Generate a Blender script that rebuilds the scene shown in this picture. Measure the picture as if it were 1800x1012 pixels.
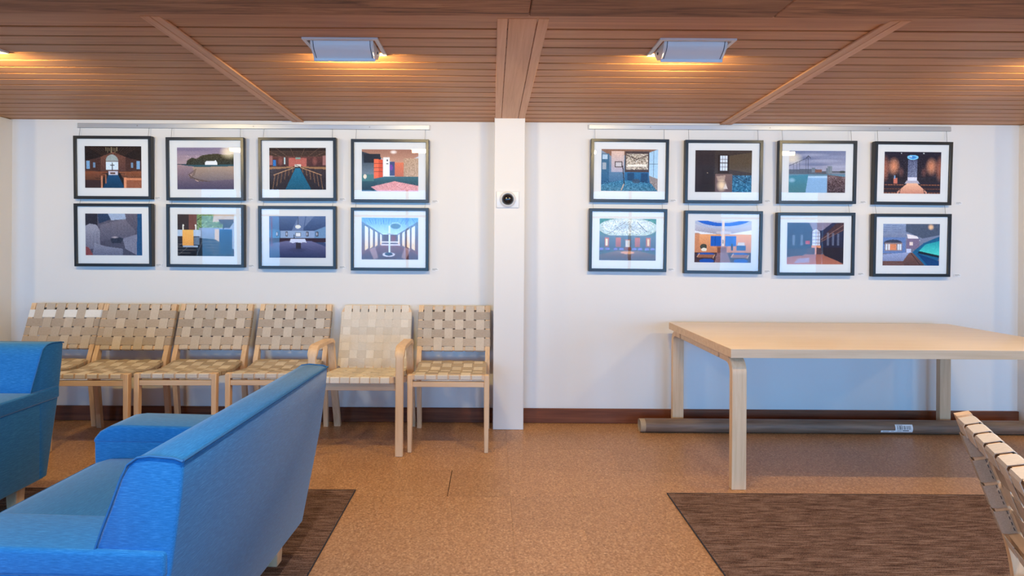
import bpy, bmesh, math, random
import numpy as np
from mathutils import Vector, Matrix

R = math.radians
random.seed(7)
for o in list(bpy.data.objects):
    bpy.data.objects.remove(o)
scene = bpy.context.scene
COL = scene.collection

# ---------------------------------------------------------------- camera
F, CX, CY, H, ROLL = 1000.0, 866.0, 433.0, 1.26, R(0.35)
cam_d = bpy.data.cameras.new('camera')
cam_d.sensor_width = 36
cam_d.lens = 36 * F / 1800
cam_d.shift_x = (900 - CX) / 1800
cam_d.shift_y = -(506 - CY) / 1800
cam_d.clip_start = 0.02
cam = bpy.data.objects.new('camera', cam_d)
COL.objects.link(cam)
cam.matrix_world = Matrix.Translation((0, 0, H)) @ Matrix.Rotation(R(90), 4, 'X') @ Matrix.Rotation(ROLL, 4, 'Z')
scene.camera = cam

# ---------------------------------------------------------------- world, daylight, exposure
world = bpy.data.worlds.new('world')
scene.world = world
world.use_nodes = True
bg = world.node_tree.nodes['Background']
bg.inputs[0].default_value = (0.30, 0.58, 1.0, 1)
bg.inputs[1].default_value = 1.2
scene.view_settings.view_transform = 'Standard'
scene.view_settings.look = 'None'
scene.view_settings.gamma = 1
scene.view_settings.use_curve_mapping = False
scene.view_settings.exposure = -0.09
scene.cycles.use_denoising = True
scene.cycles.max_bounces = 8
scene.cycles.sample_clamp_indirect = 6

CEIL, WALL, BACK = 2.15, 4.08, -3.5          # ceiling height, picture wall, window wall
XL, XR = -6.3, 7.0                           # ends of the room
WINDOWS = [(-6.1, -4.3), (-3.0, -0.5), (1.6, 4.0), (4.6, 6.8)]
LAMP_W = 15.0
LAMP_COL = (1.0, 0.75, 0.34)
DAY_W = 158.0
DAY_COL = (0.17, 0.51, 1.0)
DOWN_W = 19.0
DOWN_COL = (1.0, 0.91, 0.82)
for i, (a, b) in enumerate(WINDOWS):         # daylight through each window of the near wall
    ld = bpy.data.lights.new('window_daylight', 'AREA')
    ld.shape = 'RECTANGLE'; ld.size = b - a; ld.size_y = 1.9
    ld.energy = DAY_W * (b - a) / 1.8; ld.color = DAY_COL
    lo = bpy.data.objects.new('window_daylight', ld)
    COL.objects.link(lo)
    lo.location = ((a + b) / 2, BACK - 0.35, 1.1)
    lo.rotation_euler = (R(90), 0, 0)        # faces +Y, into the room


def P(px, py, Y):
    """point at depth Y seen at photo pixel (px, py)"""
    dx, dy = px - CX, py - CY
    c, s = math.cos(ROLL), math.sin(ROLL)
    return Vector(((dx * c + dy * s) * Y / F, Y, H - (dy * c - dx * s) * Y / F))


# ---------------------------------------------------------------- materials
def srgb(*c):
    return tuple(((v / 255) / 12.92 if v / 255 <= 0.04045 else (((v / 255) + 0.055) / 1.055) ** 2.4) for v in c)


class NT:
    def __init__(self, name):
        self.m = bpy.data.materials.new(name)
        self.m.use_nodes = True
        self.t = self.m.node_tree
        self.b = self.t.nodes['Principled BSDF']

    def n(self, typ, **kw):
        nd = self.t.nodes.new(typ)
        for k, v in kw.items():
            if k.startswith('i_'):
                key = k[2:]
                nd.inputs[int(key) if key.isdigit() else key].default_value = v
            else:
                setattr(nd, k, v)
        return nd

    def l(self, a, b):
        self.t.links.new(a, b)

    def ramp(self, fac, stops):
        r = self.n('ShaderNodeValToRGB')
        while len(r.color_ramp.elements) < len(stops):
            r.color_ramp.elements.new(0.5)
        for e, (p, c) in zip(r.color_ramp.elements, stops):
            e.position = p; e.color = (*c, 1)
        self.l(fac, r.inputs[0])
        return r.outputs[0]

    def bump(self, h, strength, dist):
        bn = self.n('ShaderNodeBump')
        bn.inputs['Strength'].default_value = strength
        bn.inputs['Distance'].default_value = dist
        self.l(h, bn.inputs['Height'])
        self.l(bn.outputs[0], self.b.inputs['Normal'])


def plain(name, col, rough=0.5, metal=0.0, spec=0.5):
    k = NT(name)
    k.b.inputs['Base Color'].default_value = (*col, 1)
    k.b.inputs['Roughness'].default_value = rough
    k.b.inputs['Metallic'].default_value = metal
    k.b.inputs['Specular IOR Level'].default_value = spec
    return k.m


def wood(name, dark, mid, light, stretch, scale=6.0, rough=0.5, vary=0.25, knots=False, spec=0.35):
    """grain running along the axis with the smallest stretch factor; each object gets its own offset and tone"""
    k = NT(name)
    tc = k.n('ShaderNodeTexCoord'); oi = k.n('ShaderNodeObjectInfo')
    mp = k.n('ShaderNodeMapping'); mp.inputs['Scale'].default_value = stretch
    mul = k.n('ShaderNodeMath', operation='MULTIPLY', i_1=37.0)
    k.l(oi.outputs['Random'], mul.inputs[0])
    cmb = k.n('ShaderNodeCombineXYZ')
    k.l(mul.outputs[0], cmb.inputs[0]); k.l(mul.outputs[0], cmb.inputs[1]); k.l(mul.outputs[0], cmb.inputs[2])
    k.l(tc.outputs['Object'], mp.inputs['Vector']); k.l(cmb.outputs[0], mp.inputs['Location'])
    n1 = k.n('ShaderNodeTexNoise', i_Scale=scale, i_Detail=6.0, i_Roughness=0.62, i_Distortion=1.2 if knots else 0.35)
    k.l(mp.outputs[0], n1.inputs['Vector'])
    col = k.ramp(n1.outputs[0], [(0.28, dark), (0.5, mid), (0.74, light)])
    rnd = k.n('ShaderNodeMapRange', i_3=1 - vary, i_4=1 + vary)
    k.l(oi.outputs['Random'], rnd.inputs[0])
    hs = k.n('ShaderNodeHueSaturation')
    k.l(rnd.outputs[0], hs.inputs['Value']); k.l(col, hs.inputs['Color'])
    k.l(hs.outputs[0], k.b.inputs['Base Color'])
    k.b.inputs['Roughness'].default_value = rough
    k.b.inputs['Specular IOR Level'].default_value = spec
    k.bump(n1.outputs[0], 0.12, 0.002)
    return k.m


M = {}
# painted wall with a faint roller texture
k = NT('white_wall_paint')
tc = k.n('ShaderNodeTexCoord'); nz = k.n('ShaderNodeTexNoise', i_Scale=140.0, i_Detail=3.0)
k.l(tc.outputs['Object'], nz.inputs['Vector'])
k.b.inputs['Base Color'].default_value = (0.80, 0.775, 0.75, 1)
k.b.inputs['Roughness'].default_value = 0.75
k.bump(nz.outputs[0], 0.06, 0.001)
M['wall'] = k.m
M['slat'] = wood('cedar_slats', srgb(174, 118, 75), srgb(195, 137, 90), srgb(208, 151, 103), (0.35, 9, 9), 5, 0.45, 0.08)
M['strip'] = wood('fir_strips', srgb(206, 152, 114), srgb(222, 170, 132), srgb(232, 184, 148), (9, 0.35, 9), 5, 0.5, 0.05)
M['beam'] = wood('rough_beam', srgb(96, 64, 42), srgb(160, 110, 74), srgb(190, 138, 98), (0.5, 6, 6), 5, 0.65, 0.22, True)
M['base'] = wood('baseboard_wood', srgb(84, 44, 26), srgb(112, 62, 38), srgb(132, 78, 50), (0.4, 6, 9), 5, 0.5, 0.08)
M['birch'] = wood('birch_wood', srgb(210, 172, 132), srgb(223, 187, 149), srgb(233, 201, 165), (8, 8, 0.5), 5, 0.42, 0.05)
M['birchx'] = wood('birch_wood_long', srgb(212, 176, 138), srgb(223, 188, 152), srgb(232, 200, 164), (0.4, 8, 8), 5, 0.42, 0.04)
M['void'] = plain('dark_backing', srgb(26, 15, 9), 0.9)
M['white'] = plain('white_enamel', (0.78, 0.78, 0.78), 0.32)
M['seamline'] = plain('dark_joint', (0.02, 0.025, 0.04), 0.6)
M['black'] = plain('black_frame_lacquer', (0.012, 0.012, 0.013), 0.33)
M['mat'] = plain('white_mat_board', (0.84, 0.84, 0.83), 0.9)
M['alu'] = plain('brushed_aluminium', (0.55, 0.56, 0.58), 0.38, 0.6)
M['rugback'] = plain('rug_backing', srgb(48, 32, 26), 0.95)
M['wire'] = plain('steel_wire', (0.30, 0.29, 0.28), 0.4, 0.6)
M['card'] = plain('tube_end_paper', srgb(176, 150, 120), 0.9)
M['steel'] = plain('steel_staple', (0.12, 0.12, 0.13), 0.4, 0.8)
M['dome'] = plain('dark_glossy_dome', (0.012, 0.012, 0.014), 0.04)
M['bulb'] = plain('lamp_reflector', (0.85, 0.83, 0.78), 0.3)

# cork
k = NT('cork_tile')
geo = k.n('ShaderNodeNewGeometry'); oi = k.n('ShaderNodeObjectInfo')
n1 = k.n('ShaderNodeTexNoise', i_Scale=95.0, i_Detail=5.0, i_Roughness=0.7)
n2 = k.n('ShaderNodeTexVoronoi', i_Scale=140.0)
n3 = k.n('ShaderNodeTexNoise', i_Scale=1.6, i_Detail=2.0)
for q in (n1, n2, n3):
    k.l(geo.outputs['Position'], q.inputs['Vector'])
c1 = k.ramp(n1.outputs[0], [(0.30, srgb(118, 78, 44)), (0.5, srgb(176, 126, 80)), (0.7, srgb(214, 168, 122))])
c2 = k.ramp(n2.outputs['Color'], [(0.1, srgb(126, 82, 46)), (0.6, srgb(184, 132, 86)), (0.95, srgb(226, 182, 138))])
mx = k.n('ShaderNodeMixRGB', i_Fac=0.45); k.l(c1, mx.inputs[1]); k.l(c2, mx.inputs[2])
rnd = k.n('ShaderNodeMapRange', i_3=0.94, i_4=1.05); k.l(oi.outputs['Random'], rnd.inputs[0])
hs = k.n('ShaderNodeHueSaturation', i_Saturation=0.95); k.l(rnd.outputs[0], hs.inputs['Value']); k.l(mx.outputs[0], hs.inputs['Color'])
k.l(hs.outputs[0], k.b.inputs['Base Color'])
k.b.inputs['Roughness'].default_value = 0.36
k.b.inputs['Specular IOR Level'].default_value = 0.4
k.bump(n1.outputs[0], 0.08, 0.001)
M['cork'] = k.m

# ribbed carpet
k = NT('ribbed_carpet')
tc = k.n('ShaderNodeTexCoord')
mp = k.n('ShaderNodeMapping'); mp.inputs['Scale'].default_value = (10, 180, 10)
nz = k.n('ShaderNodeTexNoise', i_Scale=1.0, i_Detail=3.0)
nb = k.n('ShaderNodeTexNoise', i_Scale=420.0, i_Detail=2.0)
k.l(tc.outputs['Object'], mp.inputs[0]); k.l(mp.outputs[0], nz.inputs['Vector']); k.l(tc.outputs['Object'], nb.inputs['Vector'])
mm = k.n('ShaderNodeMath', operation='ADD'); k.l(nz.outputs[0], mm.inputs[0]); k.l(nb.outputs[0], mm.inputs[1])
hf = k.n('ShaderNodeMath', operation='MULTIPLY', i_1=0.5); k.l(mm.outputs[0], hf.inputs[0])
k.l(k.ramp(hf.outputs[0], [(0.40, srgb(74, 52, 42)), (0.5, srgb(120, 90, 74)), (0.60, srgb(152, 120, 102))]), k.b.inputs['Base Color'])
k.b.inputs['Roughness'].default_value = 0.95
k.b.inputs['Specular IOR Level'].default_value = 0.1
M['carpet'] = k.m

# blue upholstery, streaked
def fabric(name, stretch):
    k = NT(name)
    tc = k.n('ShaderNodeTexCoord')
    mp = k.n('ShaderNodeMapping'); mp.inputs['Scale'].default_value = stretch
    nz = k.n('ShaderNodeTexNoise', i_Scale=5.0, i_Detail=5.0, i_Roughness=0.68)
    k.l(tc.outputs['Object'], mp.inputs[0]); k.l(mp.outputs[0], nz.inputs['Vector'])
    k.l(k.ramp(nz.outputs[0], [(0.28, srgb(18, 98, 158)), (0.5, srgb(25, 113, 178)), (0.72, srgb(58, 142, 203))]), k.b.inputs['Base Color'])
    k.b.inputs['Roughness'].default_value = 0.8
    k.b.inputs['Specular IOR Level'].default_value = 0.25
    k.b.inputs['Sheen Weight'].default_value = 0.45
    k.b.inputs['Sheen Roughness'].default_value = 0.4
    k.bump(nz.outputs[0], 0.18, 0.002)
    return k.m
M['fabric'] = fabric('blue_streaked_fabric', (8, 100, 100))
M['fabricy'] = fabric('blue_streaked_fabric_arm', (100, 8, 100))
M['piping'] = plain('blue_piping', srgb(36, 104, 160), 0.8)

def webbing(name, a, b, sy):
    k = NT(name)
    tc = k.n('ShaderNodeTexCoord'); oi = k.n('ShaderNodeObjectInfo')
    mp = k.n('ShaderNodeMapping'); mp.inputs['Scale'].default_value = sy
    nz = k.n('ShaderNodeTexNoise', i_Scale=6.0, i_Detail=4.0, i_Roughness=0.7)
    k.l(tc.outputs['Object'], mp.inputs[0]); k.l(mp.outputs[0], nz.inputs['Vector'])
    col = k.ramp(nz.outputs[0], [(0.25, a), (0.75, b)])
    rnd = k.n('ShaderNodeMapRange', i_3=0.88, i_4=1.08); k.l(oi.outputs['Random'], rnd.inputs[0])
    hs = k.n('ShaderNodeHueSaturation'); k.l(rnd.outputs[0], hs.inputs['Value']); k.l(col, hs.inputs['Color'])
    k.l(hs.outputs[0], k.b.inputs['Base Color'])
    k.b.inputs['Roughness'].default_value = 0.85
    k.b.inputs['Specular IOR Level'].default_value = 0.2
    k.bump(nz.outputs[0], 0.2, 0.001)
    return k.m
M['web_ba'] = webbing('linen_webbing_back', srgb(190, 176, 160), srgb(212, 198, 182), (60, 12, 12))
M['web_bb'] = webbing('linen_webbing_back_cross', srgb(168, 152, 136), srgb(194, 178, 162), (12, 60, 60))  # crosswise back straps darker: the linen's directional sheen put into the colour
M['web_a'] = webbing('linen_webbing_sheen_light', srgb(200, 187, 172), srgb(224, 213, 200), (60, 12, 12))
M['web_b'] = webbing('linen_webbing_sheen_dark', srgb(166, 150, 134), srgb(192, 177, 160), (12, 60, 60))  # seat pair: lighter and darker tones paint in directional sheen of one linen
M['web_c'] = webbing('cream_webbing', srgb(214, 202, 186), srgb(232, 221, 206), (60, 12, 12))
M['web_d'] = webbing('cream_webbing_cross', srgb(206, 193, 176), srgb(226, 214, 198), (12, 60, 60))
M['web_w'] = webbing('white_webbing', srgb(232, 230, 224), srgb(244, 242, 238), (12, 60, 60))

# kraft paper tube
k = NT('brown_kraft_paper')
tc = k.n('ShaderNodeTexCoord'); mp = k.n('ShaderNodeMapping'); mp.inputs['Scale'].default_value = (1.5, 20, 20)
nz = k.n('ShaderNodeTexNoise', i_Scale=3.0, i_Detail=5.0)
k.l(tc.outputs['Object'], mp.inputs[0]); k.l(mp.outputs[0], nz.inputs['Vector'])
k.l(k.ramp(nz.outputs[0], [(0.3, srgb(108, 84, 68)), (0.7, srgb(136, 110, 90))]), k.b.inputs['Base Color'])
k.b.inputs['Roughness'].default_value = 0.55
M['kraft'] = k.m

# flat prints: colour attribute painted below
k = NT('printed_paper')
at = k.n('ShaderNodeAttribute', attribute_name='ink')
k.l(at.outputs['Color'], k.b.inputs['Base Color'])
k.b.inputs['Roughness'].default_value = 0.55
k.b.inputs['Specular IOR Level'].default_value = 0.2
M['print'] = k.m

# picture glass / window glass: clear with a surface reflection
def glass(name, gain):
    k = NT(name)
    k.t.nodes.remove(k.b)
    out = k.t.nodes['Material Output']
    tr = k.n('ShaderNodeBsdfTransparent'); gl = k.n('ShaderNodeBsdfGlossy', i_Roughness=0.0)
    fr = k.n('ShaderNodeFresnel', i_IOR=1.5)
    mu = k.n('ShaderNodeMath', operation='MULTIPLY', i_1=gain, use_clamp=True)
    mx = k.n('ShaderNodeMixShader')
    k.l(fr.outputs[0], mu.inputs[0]); k.l(mu.outputs[0], mx.inputs[0])
    k.l(tr.outputs[0], mx.inputs[1]); k.l(gl.outputs[0], mx.inputs[2]); k.l(mx.outputs[0], out.inputs[0])
    return k.m
M['glass'] = glass('picture_glass', 0.6)
M['pane'] = glass('window_glass', 1.0)


# ---------------------------------------------------------------- mesh helpers
def link(name, me, mat=None, parent=None, loc=None):
    o = bpy.data.objects.new(name, me)
    COL.objects.link(o)
    if mat is not None:
        me.materials.clear(); me.materials.append(M[mat])
    if parent is not None:
        o.parent = parent
    if loc is not None:
        o.location = loc
    return o


def empty(name, loc=(0, 0, 0), rz=0, label=None, cat=None, group=None):
    o = bpy.data.objects.new(name, None)
    COL.objects.link(o)
    o.empty_display_size = 0.05
    o.location = loc; o.rotation_euler = (0, 0, rz)
    tag(o, label, cat, group)
    return o


def tag(o, label=None, cat=None, group=None, kind=None):
    if label: o['label'] = label
    if cat: o['category'] = cat
    if group: o['group'] = group
    if kind: o['kind'] = kind
    return o


def mesh(verts, faces, smooth=None):
    me = bpy.data.meshes.new('m')
    me.from_pydata([tuple(v) for v in verts], [], faces)
    bm = bmesh.new(); bm.from_mesh(me)
    bmesh.ops.recalc_face_normals(bm, faces=bm.faces)
    bm.to_mesh(me); bm.free()
    if smooth is not None:
        me.shade_smooth()
        me.set_sharp_from_angle(angle=R(smooth))
    return me


def join(*ms):
    """one mesh from several (verts, faces) pairs"""
    V, Fc = [], []
    for v, f in ms:
        b = len(V)
        V += [tuple(x) for x in v]
        Fc += [tuple(i + b for i in q) for q in f]
    return V, Fc


def box(x0, x1, y0, y1, z0, z1):
    v = [(x, y, z) for z in (z0, z1) for y in (y0, y1) for x in (x0, x1)]
    return v, [(0, 2, 3, 1), (4, 5, 7, 6), (0, 1, 5, 4), (2, 6, 7, 3), (0, 4, 6, 2), (1, 3, 7, 5)]


def bevelled(vf, width, seg=2, angle=30, smooth=40):
    me = mesh(*vf)
    bm = bmesh.new(); bm.from_mesh(me)
    es = [e for e in bm.edges if len(e.link_faces) == 2 and e.calc_face_angle(0) > R(angle)]
    bmesh.ops.bevel(bm, geom=es, offset=width, segments=seg, profile=0.5, affect='EDGES', clamp_overlap=True)
    bm.to_mesh(me); bm.free()
    me.shade_smooth(); me.set_sharp_from_angle(angle=R(smooth))
    return me


def prism(poly, axis, a, b):
    """extrude a 2D polygon; axis 'x': poly is (y,z); 'y': (x,z); 'z': (x,y)"""
    def pt(p, t):
        return {'x': (t, p[0], p[1]), 'y': (p[0], t, p[1]), 'z': (p[0], p[1], t)}[axis]
    n = len(poly)
    v = [pt(p, a) for p in poly] + [pt(p, b) for p in poly]
    f = [tuple(range(n)), tuple(range(2 * n - 1, n - 1, -1))]
    f += [(i, (i + 1) % n, n + (i + 1) % n, n + i) for i in range(n)]
    return v, f


def fillet(pts, r, n=6):
    """round the inner corners of an open polyline (3D); r one radius or one per point"""
    pts = [Vector(p) for p in pts]
    out = [pts[0]]
    for i in range(1, len(pts) - 1):
        rr = r[i] if isinstance(r, (list, tuple)) else r
        a, b, c = pts[i - 1], pts[i], pts[i + 1]
        u, v = (a - b), (c - b)
        d = min(rr, u.length * 0.49, v.length * 0.49)
        if d < 1e-5:
            out.append(b); continue
        p, q = b + u.normalized() * d, b + v.normalized() * d
        for j in range(n + 1):
            t = j / n
            out.append(p * (1 - t) ** 2 + b * 2 * t * (1 - t) + q * t * t)
    out.append(pts[-1])
    return out


def sweep(pts, side, w, th, closed=False, cap=True):
    """rectangular section swept along pts; width w along 'side', thickness th across"""
    pts = [Vector(p) for p in pts]
    n = len(pts)
    V, Fc = [], []
    for i, p in enumerate(pts):
        if closed:
            t = pts[(i + 1) % n] - pts[i - 1]
        else:
            t = pts[min(i + 1, n - 1)] - pts[max(i - 1, 0)]
        t.normalize()
        s = Vector(side); s = (s - t * s.dot(t)).normalized()
        nn = s.cross(t).normalized()
        ww = w[i] if isinstance(w, (list, tuple)) else w
        tt = th[i] if isinstance(th, (list, tuple)) else th
        for a, b in ((-1, -1), (1, -1), (1, 1), (-1, 1)):
            V.append(p + s * (a * ww / 2) + nn * (b * tt / 2))
    m = n if closed else n - 1
    for i in range(m):
        a, b = 4 * i, 4 * ((i + 1) % n)
        for k_ in range(4):
            Fc.append((a + k_, a + (k_ + 1) % 4, b + (k_ + 1) % 4, b + k_))
    if cap and not closed:
        Fc.append((0, 3, 2, 1)); e = 4 * (n - 1); Fc.append((e, e + 1, e + 2, e + 3))
    return V, Fc


def tube(pts, r, seg=6, closed=False):
    pts = [Vector(p) for p in pts]
    n = len(pts); V, Fc = [], []
    for i, p in enumerate(pts):
        t = (pts[(i + 1) % n] - pts[i - 1]) if closed else (pts[min(i + 1, n - 1)] - pts[max(i - 1, 0)])
        t.normalize()
        a = Vector((0, 0, 1)) if abs(t.z) < 0.9 else Vector((1, 0, 0))
        s = t.cross(a).normalized(); q = t.cross(s).normalized()
        rr = r[i] if isinstance(r, (list, tuple)) else r
        for j in range(seg):
            an = 2 * math.pi * j / seg
            V.append(p + s * rr * math.cos(an) + q * rr * math.sin(an))
    m = n if closed else n - 1
    for i in range(m):
        a, b = seg * i, seg * ((i + 1) % n)
        for j in range(seg):
            Fc.append((a + j, a + (j + 1) % seg, b + (j + 1) % seg, b + j))
    if not closed:
        Fc.append(tuple(range(seg - 1, -1, -1))); Fc.append(tuple(range(seg * (n - 1), seg * n)))
    return V, Fc


def copy_tree(o, parent=None):
    c = o.copy(); COL.objects.link(c)
    if parent is not None:
        c.parent = parent
    for ch in list(KIDS.get(o.name, o.children)):
        copy_tree(ch, c)
    return c
KIDS = {}


def sheet(name, img, w, h, parent, loc, curve=None):
    """flat print: img is an (rows, cols, 3) array of sRGB 0-255, drawn on a fine grid facing -Y"""
    hh, ww = img.shape[:2]
    xs = np.linspace(-w / 2, w / 2, ww); zs = np.linspace(h / 2, -h / 2, hh)
    X, Z = np.meshgrid(xs, zs)
    if curve is None:
        co = np.stack([X, np.zeros_like(X), Z], -1).reshape(-1, 3)
    else:                                       # wrap round a horizontal cylinder of that radius
        an = Z / curve
        co = np.stack([X, -curve * np.cos(an) , curve * np.sin(an)], -1).reshape(-1, 3)
    idx = np.arange(hh * ww).reshape(hh, ww)
    f = np.stack([idx[:-1, :-1], idx[1:, :-1], idx[1:, 1:], idx[:-1, 1:]], -1).reshape(-1, 4)
    me = bpy.data.meshes.new(name)
    me.from_pydata(co.tolist(), [], f.tolist())
    c = np.clip(img.reshape(-1, 3) / 255.0, 0, 1)
    lin = np.where(c <= 0.04045, c / 12.92, ((c + 0.055) / 1.055) ** 2.4)
    at = me.color_attributes.new('ink', 'FLOAT_COLOR', 'POINT')
    at.data.foreach_set('color', np.concatenate([lin, np.ones((len(lin), 1))], 1).astype(np.float32).ravel())
    return link(name, me, 'print', parent, loc)


# ================================================================ the room
def structure(name, vf, mat, label=None, bev=None):
    me = bevelled(vf, bev, 1) if bev else mesh(*vf)
    return tag(link(name, me, mat), label, None, None, 'structure')


wall_far = structure('wall_far', box(XL, XR, WALL, WALL + 0.15, 0, CEIL + 0.1), 'wall', 'white painted wall hung with two blocks of framed photographs')
structure('wall_left', box(XL - 0.15, XL, BACK - 0.1, WALL + 0.15, 0, CEIL + 0.1), 'wall', 'white side wall at the left end of the room')
structure('wall_right', box(XR, XR + 0.15, BACK - 0.1, WALL + 0.15, 0, CEIL + 0.1), 'wall', 'white side wall at the right end of the room')
edges = [XL] + [e for w in WINDOWS for e in w] + [XR]
parts = [box(edges[i], edges[i + 1], BACK - 0.1, BACK, 0, CEIL + 0.1) for i in range(0, len(edges), 2)]
parts += [box(a, b, BACK - 0.1, BACK, 2.05, CEIL + 0.1) for a, b in WINDOWS] + [box(a, b, BACK - 0.1, BACK, 0, 0.15) for a, b in WINDOWS]
structure('wall_near', join(*parts), 'wall', 'window wall behind the photographer')
for i, (a, b) in enumerate(WINDOWS):
    w = empty('window_%d' % (i + 1), ((a + b) / 2, BACK - 0.05, 0.15), 0)
    tag(w, 'tall window number %s of the near wall' % ('one', 'two', 'three', 'four')[i], None, None, 'structure')
    hw = (b - a) / 2
    link('window_frame', mesh(*join(box(-hw, hw, -.03, .03, 0, .05), box(-hw, hw, -.03, .03, 1.85, 1.9), box(-hw, -hw + .05, -.03, .03, 0.05, 1.85),
                                    box(hw - .05, hw, -.03, .03, .05, 1.85), box(-.025, .025, -.03, .03, .05, 1.85), box(-hw + .05, -.025, -.02, .02, 1.30, 1.34), box(.025, hw - .05, -.02, .02, 1.30, 1.34))), 'white', w)
    for s in (-1, 1):
        link('pane', mesh(*box(min(s * .03, s * (hw - .055)), max(s * .03, s * (hw - .055)), -.004, .0, .055, 1.845)), 'pane', w)

# pillars standing out of the far wall; the middle one is in full view
def pillar(i, x0, x1, lab):
    return structure('pillar_%d' % i, box(x0, x1, 3.915, WALL + 0.02, 0, CEIL - 0.002), 'wall', lab, 0.003)
pillar(1, 0.008, 0.219, 'white square pillar between the two blocks of pictures')
pillar(2, -3.66, -3.45, 'white pillar at the left edge of the picture wall')
pillar(3, 3.77, 3.98, 'white pillar at the right edge of the picture wall')

# baseboards
for i, (x0, x1, side) in enumerate(((-3.45, 0.008, 'left'), (0.219, 3.77, 'right'), (XL, -3.66, 'far_left'), (3.98, XR, 'far_right'))):
    structure('baseboard_' + side, box(x0 + .001, x1 - .001, WALL - 0.016, WALL, 0.001, 0.104), 'base', 'brown stained wooden baseboard', 0.003)

# floor: cork tiles, each one its own piece
floor = structure('floor', box(XL, XR, BACK, WALL, -0.06, -0.006), 'void', 'brown cork tile floor')
TX, TY = 0.3195, 0.338
x_edges = [0.097 + TX * i for i in range(-21, 22)]
y_edges = [2.868 + TY * j for j in range(-5, 4)]
tile_cache = {}
used = [(a, b) for a, b in zip(x_edges[:-1], x_edges[1:]) if -4.4 < (a + b) / 2 < 4.7]
TLO, THI = used[0][0], used[-1][1]
for j in range(len(y_edges)):
    y0, y1 = y_edges[j], (y_edges[j + 1] if j + 1 < len(y_edges) else WALL)
    if y1 - y0 < 0.02: continue
    for i in range(len(x_edges) - 1):
        x0, x1 = x_edges[i], x_edges[i + 1]
        if not (-4.4 < (x0 + x1) / 2 < 4.7): continue
        key = round(y1 - y0, 3)
        if key not in tile_cache:
            hx, hy = TX / 2 - .00015, (y1 - y0) / 2 - .00015
            tile_cache[key] = bevelled(box(-hx, hx, -hy, hy, -.006, 0), .0003, 1)
            tile_cache[key].materials.append(M['cork'])
        if abs(x0 + .2225) < .01 and abs(y0 - 2.868) < .01:      # this tile has shrunk and left an open joint
            tm = bevelled(box(-TX / 2 + .0035, TX / 2 - .00015, -(y1 - y0) / 2 + .001, (y1 - y0) / 2 - .00015, -.006, 0), .0003, 1); tm.materials.append(M['cork'])
            link('cork_tile', tm, None, floor, ((x0 + x1) / 2, (y0 + y1) / 2, 0)); continue
        link('cork_tile', tile_cache[key], None, floor, ((x0 + x1) / 2, (y0 + y1) / 2, random.uniform(-.0004, 0)))
rest = link('cork_tile_field', mesh(*join(box(XL, XR, BACK, y_edges[0], -.006, 0), box(XL, TLO, y_edges[0], WALL, -.006, -.0002), box(THI, XR, y_edges[0], WALL, -.006, -.0002))), 'cork', floor)
rest['kind'] = 'stuff'

# ceiling: backing and slats
ceiling = structure('ceiling', box(XL, XR, BACK, WALL, CEIL + 0.014, CEIL + 0.1), 'void', 'cedar slat ceiling')
JOINTS = [XL, -3.55, -1.37, 0.113, 1.63, 3.87, XR]
pitch = 0.1071
slat_cache = {}
rows = [2.224 + pitch * i for i in range(-2, 18)]
for b in range(6):
    for y0 in rows:
        y1 = min(y0 + pitch, WALL + .002)
        if y1 - y0 < .03: continue
        key = (b, round(y1 - y0, 3))
        if key not in slat_cache:
            L = JOINTS[b + 1] - JOINTS[b]
            slat_cache[key] = bevelled(box(-L / 2, L / 2, .007, (y1 - y0) - .007, 0, .014), .002, 1)
            slat_cache[key].materials.append(M['slat'])
        link('slat', slat_cache[key], None, ceiling, ((JOINTS[b] + JOINTS[b + 1]) / 2, y0, CEIL))
near_slats = link('slat_field', mesh(*join(*[box(XL, XR, rows[0] - pitch * (i + 1) + .0055, rows[0] - pitch * i - .0055, CEIL, CEIL + .014) for i in range(52)])), 'slat', ceiling)
near_slats['kind'] = 'stuff'

# flush strips that divide the ceiling bays
def strip(i, pa, pb, widths, lab):
    """pa: (x, y) at the wall end, pb: at the beam end"""
    e = empty('trim_%d' % i, (pa[0], pa[1], CEIL)); tag(e, lab, None, None, 'structure')
    d = Vector((pb[0] - pa[0], pb[1] - pa[1], 0)); L = d.length
    e.rotation_euler = (0, 0, math.atan2(d.y, d.x) + R(90))      # local -Y runs from the wall to the beam
    tot = sum(widths); x = -tot / 2
    for w_ in widths:
        link('board', bevelled(box(x + .0015, x + w_ - .0015, -L, 0, -.009, 0), .002, 1), 'strip', e)
        x += w_
strip(1, (0.1135, 3.914), (0.1135, 2.20), (.045, .115, .047), 'wide pale board strip running from the pillar to the beam')
strip(2, (-1.40, 4.078), (-1.333, 2.20), (.042, .042), 'narrow double ceiling strip left of the pillar')
strip(3, (1.665, 4.078), (1.575, 2.20), (.042, .046), 'narrow double ceiling strip right of the pillar')

# heavy beam across the top of the view
beam = empty('trim_4', (0, 0, 2.05)); tag(beam, 'heavy rough brown timber beam crossing the top of the view', None, None, 'structure')
bx = [XL, P(932, 15, 1.9).x, P(1373, 15, 1.9).x, XR]
for i in range(3):
    link('beam_timber', bevelled(box(bx[i] + .0008, bx[i + 1] - .0008, 1.50, 1.955, 0, .115), .004, 1), 'beam', beam)
structure('trim_5', box(XL, XR, 2.12, 2.235, CEIL - .008, CEIL), 'slat', 'flat edging board where the slats meet the beam', .002)

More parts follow.
